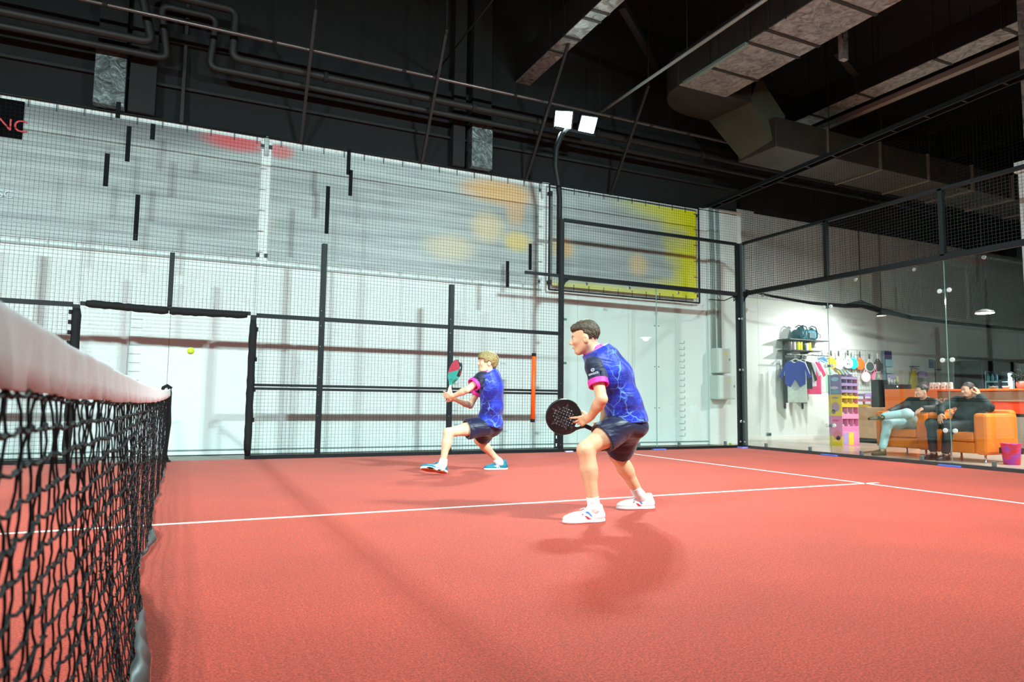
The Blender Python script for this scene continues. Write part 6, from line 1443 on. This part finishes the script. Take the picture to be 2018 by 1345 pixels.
# ---- seated men behind the glass -----------------------------------
def dress(name, root, segs, m, h, noise=.004, seed=1, cuts=(), lo_hi=None, k=.04):
    pts = [p for sg in segs for p in sg[0]]; mr_ = max(max(sg[1]) for sg in segs) + .04
    lo, hi = bounds(pts, mr_); F = Field(lo, hi, h)
    for pp, rs in segs: F.chain(pp, rs, k)
    if noise: F.noise(noise, 26, seed)
    for p, n_ in cuts: F.cut(p, n_, .004)
    return link_mesh(name, F.mesh(name), m, root, True)
def seated(J, label, hairm, skinm, jacket, trouser, shoem, solem, hfwd, beard, hands, sw):
    F = body_field(J, .008, .14); s = 1.0
    lat = unit(V3(J['shR'])-V3(J['shL']))
    for g in (-1, 1): F.chain([V3(J['neck'])-np.array((0, 0, .03)), V3(J['chest'])+lat*.05*g, V3(J['pelvis'])+lat*.06*g], [.06, .10, .105], .05)
    for g in 'LR':
        F.chain([J['sh'+g], J['el'+g], J['wr'+g]], [.05, .04, .028], .02); F.chain([J['hip'+g], J['knee'+g], J['ank'+g]], [.085, .058, .04], .03)
        F.cone(J['ank'+g], lerp(J['heel'+g], J['toe'+g], .4)+np.array((0, 0, .03)), .036, .03, .02)
    f, sd, u_ = frame(hfwd, (0, 0, 1)); hc = V3(J['head']); head_into(F, hc, f, sd, u_, 1.0); F.cone(hc - u_*.055 - f*.02, V3(J['neck'])-np.array((0, 0, .04)), .058, .066, .03)
    for hd in hands: hand_into(F, *hd)
    r = link_mesh('person', F.mesh('seated_man'), skinm, None, True); tag(r, label, 'person')
    face_parts(r, hc, f, sd, u_, 1.0, skinm, hairm)
    link_mesh('hair', hair_mesh(hc, f, sd, u_, 1.0, .006, 'short'), hairm, r, True)
    if beard:
        P = lambda a, b_, z: hc + f*a + sd*b_ + u_*z
        Fb = Field(*bounds([hc - u_*.07 + f*.04], .13), .005)
        for g in (-1, 1): Fb.cone(P(-.006, .060*g, -.035), P(.056, .020*g, -.104), .014, .016, .02)
        Fb.ell(P(.062, 0, -.102), (.026, .026, .022), [f, sd, u_], .02); Fb.noise(.002, 250, 3)
        Fb.ell(P(.03, 0, -.02), (.07, .057, .075), [f, sd, u_], .006, 'sub')
        link_mesh('beard', Fb.mesh('beard'), hairm, r, True)
    segs = [([V3(J['neck'])-np.array((0, 0, .045)), V3(J['chest'])+lat*.055*g, V3(J['pelvis'])+lat*.07*g+np.array((0, 0, .03))], [.085, .135, .14]) for g in (-1, 1)]
    segs += [([J['shL'], J['shR']], [.088, .088])] + [([J['sh'+g], J['el'+g], lerp(J['el'+g], J['wr'+g], .93)], [.078, .064, .052]) for g in 'LR']
    jk = dress('jacket', r, segs, jacket, .008, .005, 4)
    nk = V3(J['neck']); dress('collar', jk, [([nk+np.array((0, 0, -.03)), nk+np.array((0, 0, .0))], [.082, .078])], jacket, .007, .002, 2, [(nk+np.array((0, 0, .015)), (0, 0, 1))])
    tsegs = [([J['pelvis'], V3(J['pelvis'])+np.array((-.05, 0, -.02))], [.13, .12])] + [([J['hip'+g], J['knee'+g], lerp(J['knee'+g], J['ank'+g], .92)], [.10, .078, .06]) for g in 'LR']
    dress('trousers', r, tsegs, trouser, .008, .004, 7)
    for g in 'LR':
        shoe(r, J['heel'+g], J['toe'+g], sw[g], dict(upper=shoem, sole=solem, tread=solem, lace=solem, h=.006, marks=[]))
        an, kn = V3(J['ank'+g]), V3(J['knee'+g]); d = unit(kn-an)
        dress('sock', r, [([lerp(J['heel'+g], J['toe'+g], .22)+unit(sw[g])*.06, an+d*.05], [.034, .04])], sw['sock'], .007, 0)
    return r
J3 = dict(head=(11.585, 2.46, 1.091), neck=(11.686, 2.479, 0.971), chest=(11.73, 2.52, 0.806), pelvis=(11.60, 2.601, 0.56), shL=(11.692, 2.318, 0.894), shR=(11.684, 2.709, 0.909), elL=(11.56, 2.2, 0.80), wrL=(11.30, 2.25, 0.80), elR=(11.435, 2.782, 0.792), wrR=(11.157, 2.755, 0.74), hipL=(11.52, 2.513, 0.55), hipR=(11.58, 2.697, 0.54), kneeR=(11.07, 2.728, 0.54), ankR=(11.02, 2.80, 0.12), kneeL=(11.06, 2.36, 0.72), ankL=(10.86, 2.66, 0.66), toeR=(10.815, 2.84, 0.0), heelR=(11.10, 2.80, 0.0), toeL=(10.58, 2.72, 0.60), heelL=(10.85, 2.68, 0.585))
J4 = dict(head=(11.45, 1.60, 1.106), neck=(11.54, 1.62, 0.98), chest=(11.62, 1.65, 0.81), pelvis=(11.50, 1.68, 0.56), shL=(11.54, 1.44, 0.90), shR=(11.56, 1.84, 0.93), elL=(11.38, 1.24, 0.83), wrL=(11.47, 1.44, 1.01), elR=(11.27, 1.93, 0.82), wrR=(11.07, 1.80, 0.73), hipL=(11.42, 1.60, 0.55), hipR=(11.46, 1.78, 0.55), kneeR=(11.0, 1.92, 0.57), ankR=(11.04, 1.93, 0.12), kneeL=(10.96, 1.62, 0.52), ankL=(10.98, 1.70, 0.12), toeR=(10.84, 1.93, 0.0), heelR=(11.12, 1.93, 0.0), toeL=(10.78, 1.70, 0.0), heelL=(11.06, 1.70, 0.0))
sk3 = skin_mat('skin_seated', (222, 172, 140)); hm3 = hair_mat('hair_black', (24, 20, 18), (58, 46, 38))
M_jk = mat('black_jacket', (18, 26, 28), 0.65, noise=0.25, nscale=9); M_jn = mat('pale_blue_jeans', (186, 228, 232), 0.8, noise=0.12, nscale=16); M_bt = mat('black_trousers', (18, 30, 34), 0.75, noise=0.15, nscale=12)
dn = np.array((0, 0, -1.0))
seated(J3, 'bearded man in black jacket and pale jeans sitting cross-legged in an orange armchair', hm3, sk3, M_jk, M_jn, mat('olive_shoe', (84, 84, 58), 0.6, noise=0.2, nscale=30), mat('brown_sole', (70, 54, 40), 0.6), (-.92, .30, -.02), True,
       [(J3['wrL'], (-1, .15, -.35), dn, (-.1, 1, .1), [(14, 20, 14), (16, 22, 14), (18, 24, 14), (20, 26, 14)], 1.05, (.8, .6, .2)), (J3['wrR'], (-.95, -.1, -.3), dn, (-.1, -1, .1), [(20, 24, 14), (22, 24, 14), (24, 26, 14), (26, 28, 14)], 1.05, (.7, .6, .2))],
       dict(L=(.25, -.75, .6), R=(0, 0, 1), sock=mat('grey_sock', (150, 140, 130), 0.8)))
seated(J4, 'man in dark sweater and black trousers touching his ear in an orange armchair', hm3, sk3, mat('dark_green_sweater', (20, 40, 42), 0.8, noise=0.2, nscale=10), M_bt, mat('black_shoe', (24, 24, 24), 0.5), mat('dark_sole', (40, 38, 36), 0.6), (-.95, .22, -.06), True,
       [(J4['wrL'], (0, .2, 1), (-.05, 1, -.2), (-1, 0, .1), [(22, 26, 20), (20, 24, 20), (22, 26, 20), (26, 30, 20)], 1.05, (.7, .6, .3)), (J4['wrR'], (-.5, -.1, -.85), (.75, -.1, -.45), (-.1, -1, .1), [(14, 18, 12, .6), (10, 14, 12, .2), (10, 14, 12, -.2), (14, 18, 12, -.6)], 1.05, (.8, .6, .1))],
       dict(L=(0, 0, 1), R=(0, 0, 1), sock=mat('ankle_skin', (200, 160, 140), 0.7)))

# sports bag on the top shelf of the rack
M_teal = mat('teal_nylon', (10, 96, 112), 0.6, noise=0.15, nscale=12, bump=0.3, bscale=14); M_teald = mat('teal_dark', (6, 66, 82), 0.6)
bg = thing('sports_bag', 'teal holdall on the top shelf of the clothes rack', 'bag', (13.72, 6.76, 2.395))
F = Field((13.3, 6.5, 2.38), (14.15, 7.0, 2.85), .01)
F.rbox((13.72, 6.76, 2.52), (.29, .15, .125), .06, None, .03)
for x, zt in ((13.5, 2.66), (13.61, 2.69), (13.93, 2.66)): F.cone((x, 6.69, 2.5), (x, 6.74, zt), .075, .045, .03)
F.noise(.008, 22, 6); F.cut((13.7, 6.76, 2.396), (0, 0, -1), .004)
link_mesh('body', F.mesh('bag'), M_teal, bg, True)
for x in (13.5, 13.62, 13.94): MB().tube([(x, 6.59, 2.44), (x, 6.575, 2.56), (x, 6.63, 2.70), (x, 6.74, 2.745), (x, 6.84, 2.70)], 0.014, 6).obj('strap', M_teald, bg, smooth=True)
MB().tube([(14.0, 6.62, 2.56), (14.07, 6.6, 2.52), (14.06, 6.62, 2.44)], 0.01, 6).obj('handle', M_teald, bg)
MB().bb(13.68, 13.86, 6.585, 6.61, 2.43, 2.56).obj('pocket', M_teald, bg, bevel=0.004)
